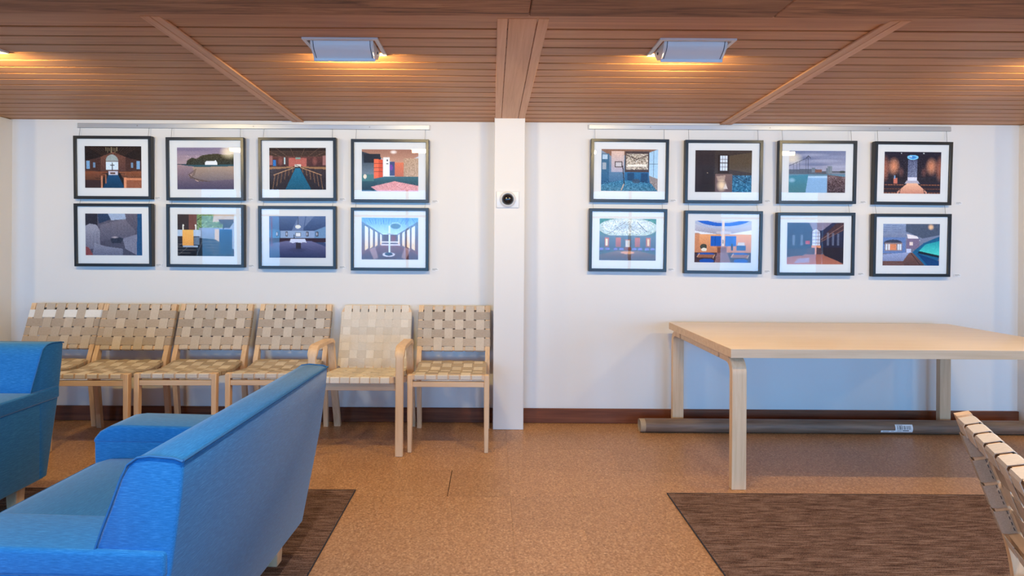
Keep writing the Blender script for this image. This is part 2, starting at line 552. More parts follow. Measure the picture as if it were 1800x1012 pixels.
# rugs (carpet set on the cork)
def rug(name, x0, x1, y0, y1, lab):
    r = empty(name, ((x0 + x1) / 2, (y0 + y1) / 2, 0), 0, lab, 'rug', 'ribbed brown rugs on the cork floor')
    hx, hy = (x1 - x0) / 2, (y1 - y0) / 2
    ribs = []
    n = int((y1 - y0) / .0115)
    V, Fc = [], []
    for i in range(n):                                # raised loop ribs
        a = -hy + .006 + i * (2 * hy - .012) / n; c = a + (2 * hy - .012) / n
        g = (c - a) * .16; xa, xb = -hx + .006, hx - .006
        V += [(xa, a + g, .0034), (xb, a + g, .0034), (xb, a + 2 * g, .0075), (xa, a + 2 * g, .0075), (xb, c - 2 * g, .0075), (xa, c - 2 * g, .0075), (xb, c - g, .0034), (xa, c - g, .0034)]
        q = 8 * i
        Fc += [(q, q + 1, q + 2, q + 3), (q + 3, q + 2, q + 4, q + 5), (q + 5, q + 4, q + 6, q + 7)]
    p = link('pile', mesh(V, Fc), 'carpet', r); p['kind'] = 'stuff'
    link('backing', mesh(*box(-hx + .004, hx - .004, -hy + .004, hy - .004, 0.0005, .0034)), 'rugback', r)
    ed = join(box(-hx + .003, -hx + .006, -hy, hy, 0.0005, .006), box(hx - .006, hx - .003, -hy, hy, 0.0005, .006), box(-hx + .006, hx - .006, -hy, -hy + .003, 0.0005, .006), box(-hx + .006, hx - .006, hy - .003, hy, 0.0005, .006))
    link('edge_binding', mesh(*ed), 'seamline', r)
    return r
rug('area_rug', -3.3, -0.693, 0.6, 2.927, 'dark ribbed brown rug under the blue armchairs')
rug('area_rug', 0.895, 3.6, 0.6, 2.91, 'ribbed brown rug in front of the long birch table')

# ================================================================ ceiling lamps
def washer(x, y, lab, grp):
    e = empty('ceiling_lamp', (x, y, CEIL), 0, lab, 'ceiling lamp', grp)
    W, D = .163, .108
    fr = join(box(-W, W, -D, -D + .016, -.008, 0), box(-W, W, D - .016, D, -.008, 0), box(-W, -W + .016, -D + .016, D - .016, -.008, 0), box(W - .016, W, -D + .016, D - .016, -.008, 0))
    link('trim_frame', mesh(*fr), 'white', e)
    # curved visor, seen from the room side
    prof = fillet([(0, -.078, -.001), (0, -.068, -.032), (0, -.022, -.060)], .03, 8)
    hw = .136
    link('visor', mesh(*sweep(prof, (1, 0, 0), 2 * hw - .012, .003), smooth=30), 'white', e)
    link('lip', bevelled(box(-hw, hw, -.024, -.016, -.074, -.061), .002, 1), 'white', e)
    for s in (-1, 1):
        # end plate with a dark joint against the visor
        pl = [(p.y, p.z) for p in prof] + [(-.018, -.066), (.03, -.052), (.075, -.012), (.078, -.001)]
        a = s * (hw - .004); b = s * hw
        cap_ = link('end_plate', mesh(*prism(pl, 'x', min(a, b), max(a, b))), 'white', e)
        jo = [(p + Vector((s * (hw - .0125), 0, 0))) for p in prof]
        link('joint', mesh(*sweep([j + Vector((0, -.0022, -.0012)) for j in jo], (1, 0, 0), .0022, .002)), 'seamline', cap_)
        link('screw', mesh(*tube([(s * (hw), .02, -.024), (s * (hw + .003), .02, -.024)], .006, 10)), 'seamline', cap_)
    link('reflector', mesh(*box(-hw + .005, hw - .005, -.07, .078, -.004, -.0005)), 'bulb', e)
    ld = bpy.data.lights.new('lamp_light', 'AREA')
    ld.shape = 'RECTANGLE'; ld.size = .25; ld.size_y = .045; ld.energy = LAMP_W; ld.color = LAMP_COL
    lo = bpy.data.objects.new('lamp_light', ld); COL.objects.link(lo); lo.parent = e
    lo.location = (0, .022, -.050)
    lo.rotation_euler = (R(48), 0, 0)        # towards the picture wall and down
    return e
LG = 'white wall washing ceiling lamps'
washer(-0.66, 2.54, 'white recessed wall washer lamp in the ceiling left of the pillar', LG)
washer(0.87, 2.525, 'white recessed wall washer lamp in the ceiling right of the pillar', LG)
washer(-2.42, 2.54, 'white ceiling lamp cut off by the left edge of the view', LG)
washer(2.80, 2.525, 'white ceiling lamp beyond the right edge of the view', LG)
washer(-4.85, 2.54, 'white ceiling lamp in the bay beyond the left pillar', LG)
washer(5.25, 2.525, 'white ceiling lamp in the bay beyond the right pillar', LG)

# ================================================================ framed photographs
class Paint:
    """tiny raster painter for the flat prints; canvas is 100 wide, 74 high, y down"""
    def __init__(s, top, bot=None, w=134, h=99):
        s.W, s.H = w, h
        s.x, s.y = np.meshgrid((np.arange(w) + .5) * 100 / w, (np.arange(h) + .5) * 74 / h)
        t = (s.y / 74)[..., None]
        s.a = np.array(top, float) * (1 - t) + np.array(bot or top, float) * t
        s.rng = np.random.default_rng(3)

    def put(s, m, c, al=1.0, c2=None, axis='y'):
        m = m.astype(float) * al
        col = np.array(c, float)
        if c2 is not None and m.any():
            v = s.y if axis == 'y' else s.x
            sel = v[m > 0]
            t = np.clip((v - sel.min()) / max(np.ptp(sel), 1e-3), 0, 1)[..., None]
            col = col * (1 - t) + np.array(c2, float) * t
        s.a = s.a * (1 - m[..., None]) + col * m[..., None]
        return s

    def rect(s, x0, y0, x1, y1, c, al=1.0, c2=None, axis='y'):
        return s.put((s.x >= x0) & (s.x < x1) & (s.y >= y0) & (s.y < y1), c, al, c2, axis)

    def ell(s, cx, cy, rx, ry, c, al=1.0, soft=False, c2=None):
        d = ((s.x - cx) / rx) ** 2 + ((s.y - cy) / ry) ** 2
        if soft:
            m = np.clip(1 - d, 0, 1)
            s.a = s.a * (1 - (m * al)[..., None]) + np.array(c, float) * (m * al)[..., None]
            return s
        return s.put(d < 1, c, al, c2)

    def poly(s, pts, c, al=1.0, c2=None, axis='y'):
        m = np.zeros_like(s.x, bool)
        n = len(pts)
        for i in range(n):
            (x0, y0), (x1, y1) = pts[i], pts[(i + 1) % n]
            if y0 == y1: continue
            cr = ((y0 > s.y) != (y1 > s.y)) & (s.x < (x1 - x0) * (s.y - y0) / (y1 - y0) + x0)
            m ^= cr
        return s.put(m, c, al, c2, axis)

    def line(s, x0, y0, x1, y1, w, c, al=1.0):
        dx, dy = x1 - x0, y1 - y0
        L = math.hypot(dx, dy) + 1e-6
        t = np.clip(((s.x - x0) * dx + (s.y - y0) * dy) / L ** 2, 0, 1)
        d = np.hypot(s.x - x0 - t * dx, s.y - y0 - t * dy)
        return s.put(d < w / 2, c, al)

    def grain(s, amp, x0=0, y0=0, x1=100, y1=74, size=1):
        n = s.rng.normal(0, amp, (s.H // size + 1, s.W // size + 1, 1)).repeat(size, 0).repeat(size, 1)[:s.H, :s.W]
        m = ((s.x >= x0) & (s.x < x1) & (s.y >= y0) & (s.y < y1))[..., None]
        s.a = np.clip(s.a + n * m, 0, 255)
        return s


def both(f):                                   # draw a thing and its mirror image
    f(lambda x: x); f(lambda x: 100 - x)


def art_chapel():
    p = Paint((34, 22, 18), (24, 20, 26))
    p.poly([(12, 26), (50, 10), (88, 26), (88, 48), (12, 48)], (112, 72, 58), 1, (80, 52, 48))
    for i in range(7):
        both(lambda m: p.line(m(4 + i * 6), 0, m(30 + i * 3), 16, .9, (60, 42, 34)))
    both(lambda m: p.poly([(m(0), 26), (m(28), 20), (m(28), 46), (m(0), 48)], (70, 44, 38)))
    both(lambda m: p.rect(min(m(3), m(9)), 26, max(m(3), m(9)), 40, (120, 160, 196)))
    both(lambda m: p.rect(min(m(15), m(19)), 29, max(m(15), m(19)), 38, (110, 140, 170)))
    p.ell(48, 27, 11, 12, (150, 160, 160)).rect(37, 27, 59, 42, (200, 214, 232)).rect(37, 26, 59, 28, (110, 96, 90))
    p.rect(47.4, 29, 49, 42, (30, 34, 50)).rect(44.5, 33, 52, 34.4, (30, 34, 50))
    for i in range(7):
        p.rect(37 + i * 3.2, 2 + (i % 3), 38 + i * 3.2, 9 + (i % 2) * 3, (150, 132, 100))
    p.poly([(42, 50), (58, 50), (70, 74), (32, 74)], (18, 70, 110), 1, (6, 52, 84))
    p.rect(42, 44, 58, 51, (190, 190, 204)).rect(45, 46, 54, 49, (90, 60, 50))
    for i in range(5):
        y = 44 + i * 4
        p.poly([(0, y), (40 - i * 2, y + 1), (38 - i * 3, y + 4), (0, y + 5)], (124 - i * 10, 70 - i * 5, 44 - i * 3))
        p.poly([(100, y), (60 + i * 2, y + 1), (62 + i * 3, y + 4), (100, y + 5)], (128 - i * 10, 76 - i * 5, 50 - i * 3))
    p.rect(70, 56, 100, 60, (196, 128, 90)).rect(70, 60, 100, 74, (140, 84, 58)).rect(69, 55, 73, 74, (206, 140, 104))
    p.rect(28, 52, 31, 74, (190, 128, 96)).rect(0, 60, 28, 74, (54, 34, 34)).rect(36, 50, 38, 66, (150, 96, 70))
    return p.grain(9, size=1)


def art_shore():
    p = Paint((128, 116, 140), (214, 178, 150))
    for i, (y, c) in enumerate(((4, (110, 100, 128)), (10, (146, 130, 150)), (16, (170, 146, 156)), (21, (196, 168, 160)))):
        p.ell(20 + i * 12, y, 50, 3, c, .6, True)
    p.rect(0, 29, 100, 31, (52, 60, 76))
    p.poly([(16, 29), (18, 23), (26, 18), (34, 20), (44, 14), (56, 12), (70, 11), (84, 13), (100, 12), (100, 32), (16, 31)], (62, 56, 34), 1, (36, 42, 36))
    p.grain(16, 16, 12, 100, 30)
    p.poly([(49, 27), (52, 24), (66, 24), (68, 22), (71, 27), (71, 31), (49, 31)], (236, 232, 226))
    p.poly([(8, 31), (100, 30), (100, 38), (30, 34)], (40, 78, 88))
    p.poly([(20, 35), (100, 33), (100, 58), (40, 60), (24, 54), (28, 46)], (168, 142, 120), 1, (112, 100, 104))
    p.poly([(0, 31), (26, 33), (30, 42), (20, 50), (36, 60), (100, 56), (100, 74), (0, 74)], (150, 126, 130), 1, (72, 66, 92))
    for i in range(4):
        p.line(34 - i, 38 + i * 3, 20 + i, 48 + i * 2, 1, (92, 70, 62)); p.line(20 + i, 48 + i * 2, 40 + i * 6, 60, 1, (92, 74, 70))
    p.ell(92, 8, 18, 14, (255, 238, 200), .8, True)
    return p.grain(5)


def art_nave(carpet=(24, 106, 140)):
    p = Paint((40, 26, 22), (48, 34, 38))
    for i in range(8):
        p.line(0, i * 2.2, 100, i * 2.2, .5, (110, 84, 70), .8)
        p.line(50 + (i - 3.5) * 26, 0, 50 + (i - 3.5) * 10, 18, .7, (116, 88, 72), .8)
    p.rect(0, 16, 100, 33, (92, 54, 50), 1, (70, 42, 44))
    p.rect(34, 18, 66, 33, (172, 96, 86)).rect(46, 17, 55, 20, (120, 150, 140))
    both(lambda m: p.rect(min(m(0), m(6)), 14, max(m(0), m(6)), 31, (150, 104, 100)))
    both(lambda m: p.ell(m(20), 24, 5, 9, (150, 92, 84), .7, True))
    p.rect(7, 22, 12, 32, (40, 110, 180)).rect(26, 17, 28.5, 29, (190, 214, 214))
    p.rect(45, 29, 56, 34, (200, 196, 186)).line(46, 30, 54, 34, .8, (60, 50, 46))
    both(lambda m: p.poly([(m(0), 34), (m(42), 33), (m(42), 36), (m(0), 38)], (150, 112, 80)))
    both(lambda m: p.poly([(m(0), 39), (m(43), 35), (m(47), 36), (m(28), 74), (m(0), 74)], (60, 48, 52), 1, (34, 30, 40)))
    for i in range(6):
        both(lambda m: p.line(m(6 + i * 7), 74 - i * 6.2, m(10 + i * 6.3), 47 - i * 1.9, .8, (140, 104, 76)))
    both(lambda m: p.line(m(8), 48, m(44), 35, 1, (196, 150, 108)))
    p.poly([(46, 36), (54, 36), (74, 74), (28, 74)], carpet, 1, tuple(int(v * .78) for v in carpet))
    return p.grain(8)


def art_lobby():
    p = Paint((196, 198, 206), (160, 170, 176))
    p.poly([(0, 0), (100, 0), (100, 12), (70, 26), (40, 18), (0, 4)], (150, 108, 92), 1, (190, 150, 130))
    p.poly([(0, 4), (34, 14), (34, 56), (0, 58)], (48, 56, 70), 1, (128, 146, 158))
    p.rect(4, 8, 33, 24, (34, 40, 52))
    p.rect(22, 17, 30, 54, (222, 108, 74)).rect(30, 18, 37, 53, (200, 84, 58))
    for y in (25, 32, 39, 46):
        p.rect(22, y, 37, y + .7, (90, 44, 40))
    p.rect(38, 14, 49, 52, (226, 230, 236)).rect(44, 18, 46, 21, (40, 40, 50)).rect(43, 25, 47, 26.5, (40, 40, 50))
    p.rect(49, 22, 58, 46, (60, 76, 120)).ell(52, 32, 3, 5, (120, 60, 160), .8)
    p.rect(58, 23, 74, 50, (206, 118, 86), 1, (180, 104, 80))
    p.rect(74, 16, 100, 48, (176, 150, 128)).grain(18, 74, 16, 100, 48)
    p.ell(56, 5, 7, 4, (236, 232, 230), .9, True)
    p.poly([(0, 56), (40, 48), (100, 48), (100, 74), (0, 74)], (56, 100, 112), 1, (36, 62, 80))
    p.rect(0, 44, 22, 56, (70, 116, 120)).ell(6, 48, 3, 4, (230, 210, 190))
    p.poly([(16, 66), (58, 56), (100, 64), (100, 74), (28, 74)], (206, 150, 156)).grain(20, 22, 59, 100, 74)
    return p.grain(5)


def art_concrete():
    p = Paint((92, 86, 100), (66, 66, 84))
    p.rect(0, 0, 22, 26, (38, 34, 46)).poly([(22, 0), (40, 0), (46, 10), (24, 18)], (40, 56, 84))
    p.poly([(40, 0), (70, 0), (72, 10), (46, 12)], (150, 164, 186))
    p.poly([(0, 22), (8, 18), (20, 20), (26, 30), (26, 60), (0, 64)], (150, 148, 160), 1, (104, 104, 122))
    p.poly([(26, 20), (70, 10), (88, 30), (86, 44), (40, 46), (28, 50)], (112, 106, 118), 1, (84, 82, 100))
    p.poly([(44, 44), (60, 42), (68, 44), (62, 52), (46, 52)], (40, 44, 62)).ell(52, 42, 7, 2.2, (190, 176, 178), .9, True)
    p.poly([(16, 52), (36, 58), (66, 62), (66, 74), (12, 74)], (134, 134, 150), 1, (96, 100, 122))
    p.poly([(66, 44), (92, 36), (92, 74), (70, 62)], (120, 120, 138))
    p.poly([(92, 0), (100, 0), (100, 74), (90, 74)], (20, 70, 112))
    p.poly([(0, 58), (6, 60), (14, 74), (0, 74)], (126, 64, 66))
    for i in range(16):
        p.line(2 + i * 6, 12, 3 + i * 6, 74, .4, (80, 80, 96), .35)
    return p.grain(9)


def art_altar():
    p = Paint((58, 44, 42), (40, 40, 52))
    p.rect(20, 0, 34, 28, (112, 70, 62)).rect(34, 0, 80, 28, (110, 136, 84)).grain(26, 34, 0, 80, 26, 2)
    p.line(34, 12, 48, 0, 1, (70, 66, 52)).rect(38, 24, 100, 48, (138, 150, 176), 1, (118, 128, 146))
    p.poly([(64, 0), (100, 0), (100, 12), (80, 12), (62, 14)], (196, 176, 156)).poly([(72, 9), (100, 9), (92, 17), (76, 17)], (66, 58, 62))
    p.rect(80, 17, 82, 28, (40, 40, 52)).poly([(92, 24), (100, 12), (100, 64), (96, 64)], (150, 160, 176))
    p.rect(66, 26, 73, 52, (206, 180, 156))
    p.poly([(0, 50), (40, 42), (66, 44), (100, 62), (100, 74), (0, 74)], (36, 40, 52), 1, (16, 18, 28))
    for i in range(6):
        p.line(0, 74 - i * 5.4, 100, 74 - i * 5.0, .6, (128, 120, 116), .8); p.line(50 + (i - 2.5) * 34, 74, 50 + (i - 2.5) * 10, 44, .6, (128, 120, 116), .8)
    p.rect(0, 28, 41, 39, (170, 186, 204)).rect(9, 28, 28, 55, (232, 176, 96), 1, (214, 154, 80))
    p.rect(10, 55, 36, 58, (150, 166, 186)).rect(29, 40, 39, 54, (96, 112, 132))
    for x in (9, 31):
        p.rect(x, 20, x + 2.4, 28, (226, 218, 206)).ell(x + 1.2, 20, 1.6, 2, (240, 230, 210))
    p.rect(74, 27, 96, 70, (8, 66, 112), 1, (4, 34, 62)).rect(74, 26, 96, 28, (40, 100, 150))
    return p.grain(7)


def art_blue_room():
    p = Paint((78, 104, 146), (40, 52, 88))
    p.poly([(0, 0), (50, -6), (100, 0), (100, 18), (80, 26), (20, 26), (0, 22)], (86, 108, 146), 1, (58, 76, 112))
    p.poly([(52, 0), (64, 0), (60, 26), (40, 26)], (120, 136, 168), .7).poly([(66, 0), (80, 0), (62, 20)], (140, 152, 178), .5)
    p.poly([(0, 22), (20, 26), (20, 40), (0, 44)], (70, 112, 150)).rect(20, 26, 80, 39, (140, 160, 188)).poly([(80, 26), (100, 18), (100, 48), (80, 40)], (108, 140, 172))
    p.rect(0, 39, 100, 46, (52, 34, 48))
    p.poly([(0, 50), (30, 44), (74, 44), (100, 54), (100, 74), (0, 74)], (110, 108, 142), 1, (44, 52, 88))
    for x in (14, 31, 67, 84):
        p.rect(x - 2.2, 28, x + 2.2, 36, (50, 40, 48)).rect(x - 1.2, 29.5, x + 1.2, 34.5, (176, 178, 190))
    p.rect(46, 29, 56, 37, (64, 54, 60)).rect(47, 30, 55, 36, (226, 226, 226))
    p.ell(51, 19, 5, 3.2, (238, 230, 214)).line(51, 2, 51, 16, .8, (30, 30, 44)).grain(20, 45, 15, 57, 23)
    p.poly([(38, 40), (63, 40), (66, 47), (60, 46), (56, 48), (48, 46), (42, 48), (36, 46)], (202, 206, 224)).rect(47, 47, 56, 58, (52, 44, 56))
    p.ell(51, 60, 22, 5, (54, 54, 84), .6, True).rect(43, 33, 45, 39, (24, 30, 50)).rect(3, 2, 6, 54, (130, 34, 54), .5)
    return p.grain(5)


def art_cloister():
    p = Paint((120, 172, 220), (80, 50, 52))
    p.rect(0, 0, 100, 30, (96, 156, 214), 1, (180, 210, 236))
    for i in range(26):
        x = (i * 37) % 100
        p.line(x, 0, x + ((i * 13) % 21) - 10, 12, .6, (40, 92, 156), .6)
    both(lambda m: p.poly([(m(0), 6), (m(38), 30), (m(38), 48), (m(0), 66)], (96, 130, 164), 1, (112, 66, 64)))
    for i in range(4):
        both(lambda m: p.poly([(m(6 + i * 9), 14 + i * 4.8), (m(12 + i * 8), 18 + i * 4.4), (m(12 + i * 8), 54 - i * 2.6), (m(6 + i * 9), 58 - i * 3.2)], (216, 232, 246), 1, (240, 196, 160)))
    p.rect(38, 30, 62, 48, (84, 64, 74)).rect(52, 32, 60, 42, (122, 62, 56))
    p.poly([(36, 48), (64, 48), (100, 68), (100, 74), (0, 74), (0, 68)], (122, 74, 72), 1, (70, 36, 40))
    p.rect(36, 42, 66, 44, (220, 214, 222)).rect(34, 46, 68, 49, (200, 190, 200))
    p.ell(60, 15, 11, 7, (150, 190, 220), .9).ell(60, 15, 9, 4.6, (70, 108, 130), .8)
    p.rect(48, 14, 50.4, 62, (208, 222, 238)).rect(45, 28, 56, 29.6, (160, 176, 200))
    both(lambda m: p.poly([(m(14), 56), (m(24), 52), (m(30), 70), (m(22), 74)], (190, 160, 160), .6))
    p.ell(48, 65, 11, 4, (196, 190, 200)).ell(48, 64, 7, 3, (46, 42, 60))
    return p.grain(9)


def art_study():
    p = Paint((128, 140, 156), (44, 96, 138))
    p.poly([(0, 0), (100, 0), (100, 6), (60, 8), (20, 14), (0, 2)], (132, 96, 78)).rect(18, 4, 40, 40, (206, 178, 164), 1, (164, 160, 176))
    p.rect(24, 22, 37, 32, (58, 44, 46)).rect(25.5, 23.5, 35.5, 30.5, (186, 182, 186))
    p.rect(0, 8, 14, 62, (64, 104, 132), 1, (30, 86, 124)).rect(2, 10, 11, 18, (170, 190, 206)).rect(2, 24, 9, 36, (150, 160, 170))
    p.poly([(42, 4), (84, 4), (84, 44), (42, 44)], (70, 56, 58)).rect(44, 8, 82, 36, (170, 158, 144)).grain(34, 44, 8, 82, 36, 2)
    p.line(44, 10, 62, 18, 1.4, (60, 30, 30)).line(62, 18, 82, 10, 1.4, (60, 30, 30)).rect(46, 27, 80, 31, (226, 220, 208))
    p.rect(42, 40, 84, 64, (30, 100, 146), 1, (18, 74, 112)).rect(46, 42, 58, 60, (14, 60, 96)).rect(70, 42, 82, 58, (14, 62, 100))
    p.poly([(84, 6), (100, 0), (100, 52), (84, 46)], (160, 192, 216)).line(92, 3, 92, 48, .8, (70, 90, 110)).line(84, 26, 100, 26, .8, (70, 90, 110))
    p.poly([(84, 46), (100, 52), (100, 74), (88, 70)], (140, 130, 128))
    p.poly([(0, 62), (40, 54), (88, 60), (100, 74), (0, 74)], (44, 112, 148), 1, (70, 120, 146)).grain(16, 0, 56, 100, 74, 2)
    p.line(38, 30, 41, 62, 1.6, (40, 36, 46)).line(40, 62, 36, 72, 1.6, (196, 170, 146)).ell(62, 56, 7, 4, (60, 70, 90), .8)
    return p.grain(8)


def art_dim_room():
    p = Paint((52, 40, 40), (42, 34, 40))
    p.rect(34, 0, 100, 74, (60, 48, 44)).poly([(58, 10), (100, 4), (100, 40), (60, 34)], (92, 76, 54), .7)
    p.rect(40, 8, 60, 40, (44, 28, 24)).rect(44, 10, 57, 36, (206, 214, 226))
    for y in (16, 22, 29):
        p.rect(44, y, 57, y + (1.4 if y == 22 else .6), (60, 46, 44))
    p.rect(48, 10, 48.7, 36, (70, 56, 54)).rect(52.6, 10, 53.3, 36, (70, 56, 54))
    p.rect(12, 32, 32, 74, (40, 32, 36)).ell(22, 32, 10, 3, (46, 38, 40)).ell(22, 40, 1, 1, (150, 130, 110))
    p.rect(36, 42, 66, 74, (116, 92, 86), 1, (96, 80, 86)).poly([(38, 46), (54, 44), (52, 54), (40, 54)], (166, 142, 128))
    p.ell(47, 62, 10, 12, (240, 216, 180), .9, True).poly([(50, 68), (54, 58), (58, 68)], (206, 196, 190))
    p.rect(66, 44, 100, 74, (42, 92, 122), 1, (36, 104, 140)).grain(22, 66, 44, 100, 74, 3)
    p.line(70, 46, 90, 58, 1.2, (28, 48, 66))
    return p.grain(5)


def art_landscape():
    p = Paint((112, 120, 150), (206, 196, 204))
    for i in range(9):
        p.ell((i * 41) % 100, 4 + i * 3.4, 34, 3.4, ((92, 104, 138), (170, 172, 190), (140, 146, 172))[i % 3], .6, True)
    p.ell(6, 14, 20, 12, (250, 232, 196), .7, True)
    p.rect(0, 36, 100, 41, (82, 84, 92))
    p.poly([(0, 33), (40, 32), (44, 31), (60, 36), (60, 42), (0, 42)], (86, 92, 104)).rect(46, 33, 58, 38, (124, 84, 70))
    p.rect(40, 30, 46, 38, (110, 120, 130)).rect(68, 27, 76, 40, (120, 130, 138)).rect(66, 31, 69, 40, (100, 112, 124)).rect(71, 28, 72, 38, (84, 96, 108))
    p.rect(76, 38, 100, 41, (120, 126, 140)).ell(94, 37, 6, 2, (60, 66, 66))
    p.line(34, 10, 34, 40, 1.2, (50, 56, 72)).line(34, 12, 0, 27, .9, (60, 66, 84)).line(30, 13, 34, 9, 1, (50, 56, 72)).line(34, 9, 38, 13, 1, (50, 56, 72))
    for i in range(6):
        p.line(3 + i * 5.4, 26 - i * 2, 3 + i * 5.4, 38, .6, (70, 76, 96), .8)
    p.rect(0, 41, 100, 74, (92, 128, 148), 1, (86, 106, 120))
    p.poly([(0, 44), (34, 42), (36, 74), (0, 74)], (60, 128, 150), 1, (70, 120, 130)).ell(6, 52, 7, 5, (170, 196, 214), .7, True)
    p.poly([(34, 46), (68, 44), (68, 74), (30, 74)], (132, 168, 200)).poly([(68, 42), (100, 46), (100, 74), (68, 74)], (112, 88, 90), 1, (66, 50, 58)).grain(18, 68, 44, 100, 74, 2)
    p.rect(34, 44, 68, 48, (200, 220, 240), .6)
    return p.grain(5)


def art_round_chapel():
    p = Paint((34, 30, 46), (40, 30, 36))
    both(lambda m: p.ell(m(17), 26, 12, 18, (196, 132, 100), 1, True)); both(lambda m: p.ell(m(2), 30, 9, 26, (150, 92, 74), 1, True))
    both(lambda m: p.ell(m(30), 36, 6, 10, (110, 70, 66), .8, True))
    p.grain(14, 0, 12, 100, 50)
    p.rect(42, 14, 58, 50, (96, 104, 136), .8, (140, 150, 180)).grain(26, 42, 14, 58, 50)
    p.ell(50, 10, 10, 4.2, (122, 190, 232)).ell(50, 10, 6, 2.4, (60, 130, 196)).ell(47, 9, 2, 1, (226, 240, 250))
    p.ell(30, 3, .9, .9, (240, 236, 220)).ell(69, 3, .9, .9, (240, 236, 220))
    p.rect(42, 45, 58, 51, (206, 206, 220)).poly([(40, 51), (60, 51), (64, 56), (36, 56)], (170, 166, 180))
    p.poly([(42, 55), (58, 55), (80, 74), (20, 74)], (222, 176, 146), 1, (190, 132, 112))
    for i in range(6):
        y = 54 + i * 3.6
        both(lambda m: p.rect(min(m(0), m(38 - i * 3)), y, max(m(0), m(38 - i * 3)), y + 1.2, (150, 92, 64) if i % 2 else (38, 32, 50)))
        for j in range(7):
            both(lambda m: p.rect(min(m(2 + j * 5 - i), m(3.2 + j * 5 - i)), y - 1, max(m(2 + j * 5 - i), m(3.2 + j * 5 - i)), y + 4, (44, 30, 40)))
    p.rect(17, 46, 24, 56, (196, 112, 92)).rect(18, 42, 20, 48, (120, 160, 200))
    return p.grain(6)


def art_dome():
    p = Paint((92, 128, 116), (70, 84, 96))
    p.poly([(0, 0), (100, 0), (100, 10), (50, -4), (0, 10)], (60, 116, 96))
    p.ell(50, 16, 52, 17, (176, 186, 176)).ell(48, 14, 42, 13, (198, 202, 196)).ell(46, 14, 28, 9, (170, 178, 182), .8, True).grain(22, 4, 2, 96, 32, 2)
    for i in range(9):
        p.line(46, 10, 6 + i * 11, 32 - abs(i - 4) * 1.6, .6, (140, 150, 150), .7)
    p.line(46, 6, 18, 26, .7, (70, 80, 84)).line(66, 6, 84, 24, .7, (70, 80, 84))
    p.rect(0, 30, 100, 54, (96, 112, 124), 1, (74, 82, 98)); p.ell(50, 16, 56, 18, (206, 212, 210), .0)
    for x, w in ((10, 7), (29, 9), (63, 9), (82, 8)):
        p.rect(x, 34, x + w, 50, (190, 106, 78), 1, (150, 84, 66))
    p.rect(11, 36, 15, 48, (236, 210, 176)).rect(84, 36, 88, 48, (220, 190, 150)).rect(46, 38, 54, 50, (200, 190, 180)).rect(45, 37, 55, 38.4, (160, 90, 70)).rect(44, 50, 56, 56, (120, 66, 50))
    for x in (2, 13, 27, 37, 60, 70, 82, 92):
        p.ell(x + 2, 54, 4, 2.6, (118, 116, 176)).rect(x, 55, x + 5, 58, (64, 62, 84))
    p.poly([(0, 64), (30, 57), (70, 57), (100, 64), (100, 74), (0, 74)], (128, 104, 94), 1, (74, 60, 62))
    p.ell(50, 60, 12, 2.6, (206, 146, 104)).rect(41, 61, 43, 69, (120, 80, 60)).rect(58, 61, 60, 69, (120, 80, 60)).rect(49, 62, 51, 71, (110, 72, 56))
    return p.grain(7)


def art_sanctuary():
    p = Paint((198, 200, 210), (70, 50, 60))
    p.ell(50, -8, 62, 22, (170, 178, 196)).ell(50, -8, 52, 18, (36, 98, 186)).ell(50, -10, 40, 14, (188, 192, 202))
    p.ell(50, -6, 58, 20, (230, 230, 236), .0)
    p.poly([(0, 18), (40, 24), (60, 24), (100, 16), (100, 26), (60, 28), (40, 28), (0, 22)], (222, 224, 230))
    p.rect(0, 24, 100, 56, (224, 160, 108), 1, (190, 124, 84)).rect(0, 22, 8, 56, (186, 124, 88), .7)
    p.rect(28, 27, 47, 45, (26, 92, 176)).rect(54, 27, 73, 45, (26, 92, 176))
    for i in range(5):
        p.rect(28 + i * 4, 27, 28.4 + i * 4, 45, (16, 64, 130)).rect(54 + i * 4, 27, 54.4 + i * 4, 45, (16, 64, 130))
    p.rect(47.6, 0, 52.4, 45, (226, 196, 172)).rect(38, 19, 64, 23, (206, 196, 196), .7).rect(49, 34, 51, 40, (110, 80, 60))
    p.rect(40, 46, 57, 57, (120, 72, 56)).rect(39, 45, 58, 47, (164, 104, 76))
    p.ell(16, 46, 6, 5, (66, 66, 54)).ell(17, 51, 5, 3, (224, 214, 196)).rect(76, 38, 88, 44, (206, 196, 190)).rect(74, 43, 90, 52, (46, 84, 130))
    p.rect(64, 40, 68, 52, (30, 44, 80))
    p.rect(0, 56, 100, 74, (66, 44, 48)).poly([(40, 56), (58, 56), (64, 74), (36, 74)], (132, 96, 96)).grain(16, 36, 56, 64, 74)
    for x0 in (0, 60):
        p.ell(x0 + 20, 59, 15, 3, (40, 78, 150)).rect(x0 + 6, 60, x0 + 34, 65, (150, 94, 66)).ell(x0 + 22, 71, 13, 4, (20, 74, 156))
        p.line(x0 + 5, 64, x0 + 9, 58, 1, (226, 180, 140)).line(x0 + 33, 66, x0 + 36, 60, 1, (226, 180, 140))
    return p.grain(7)


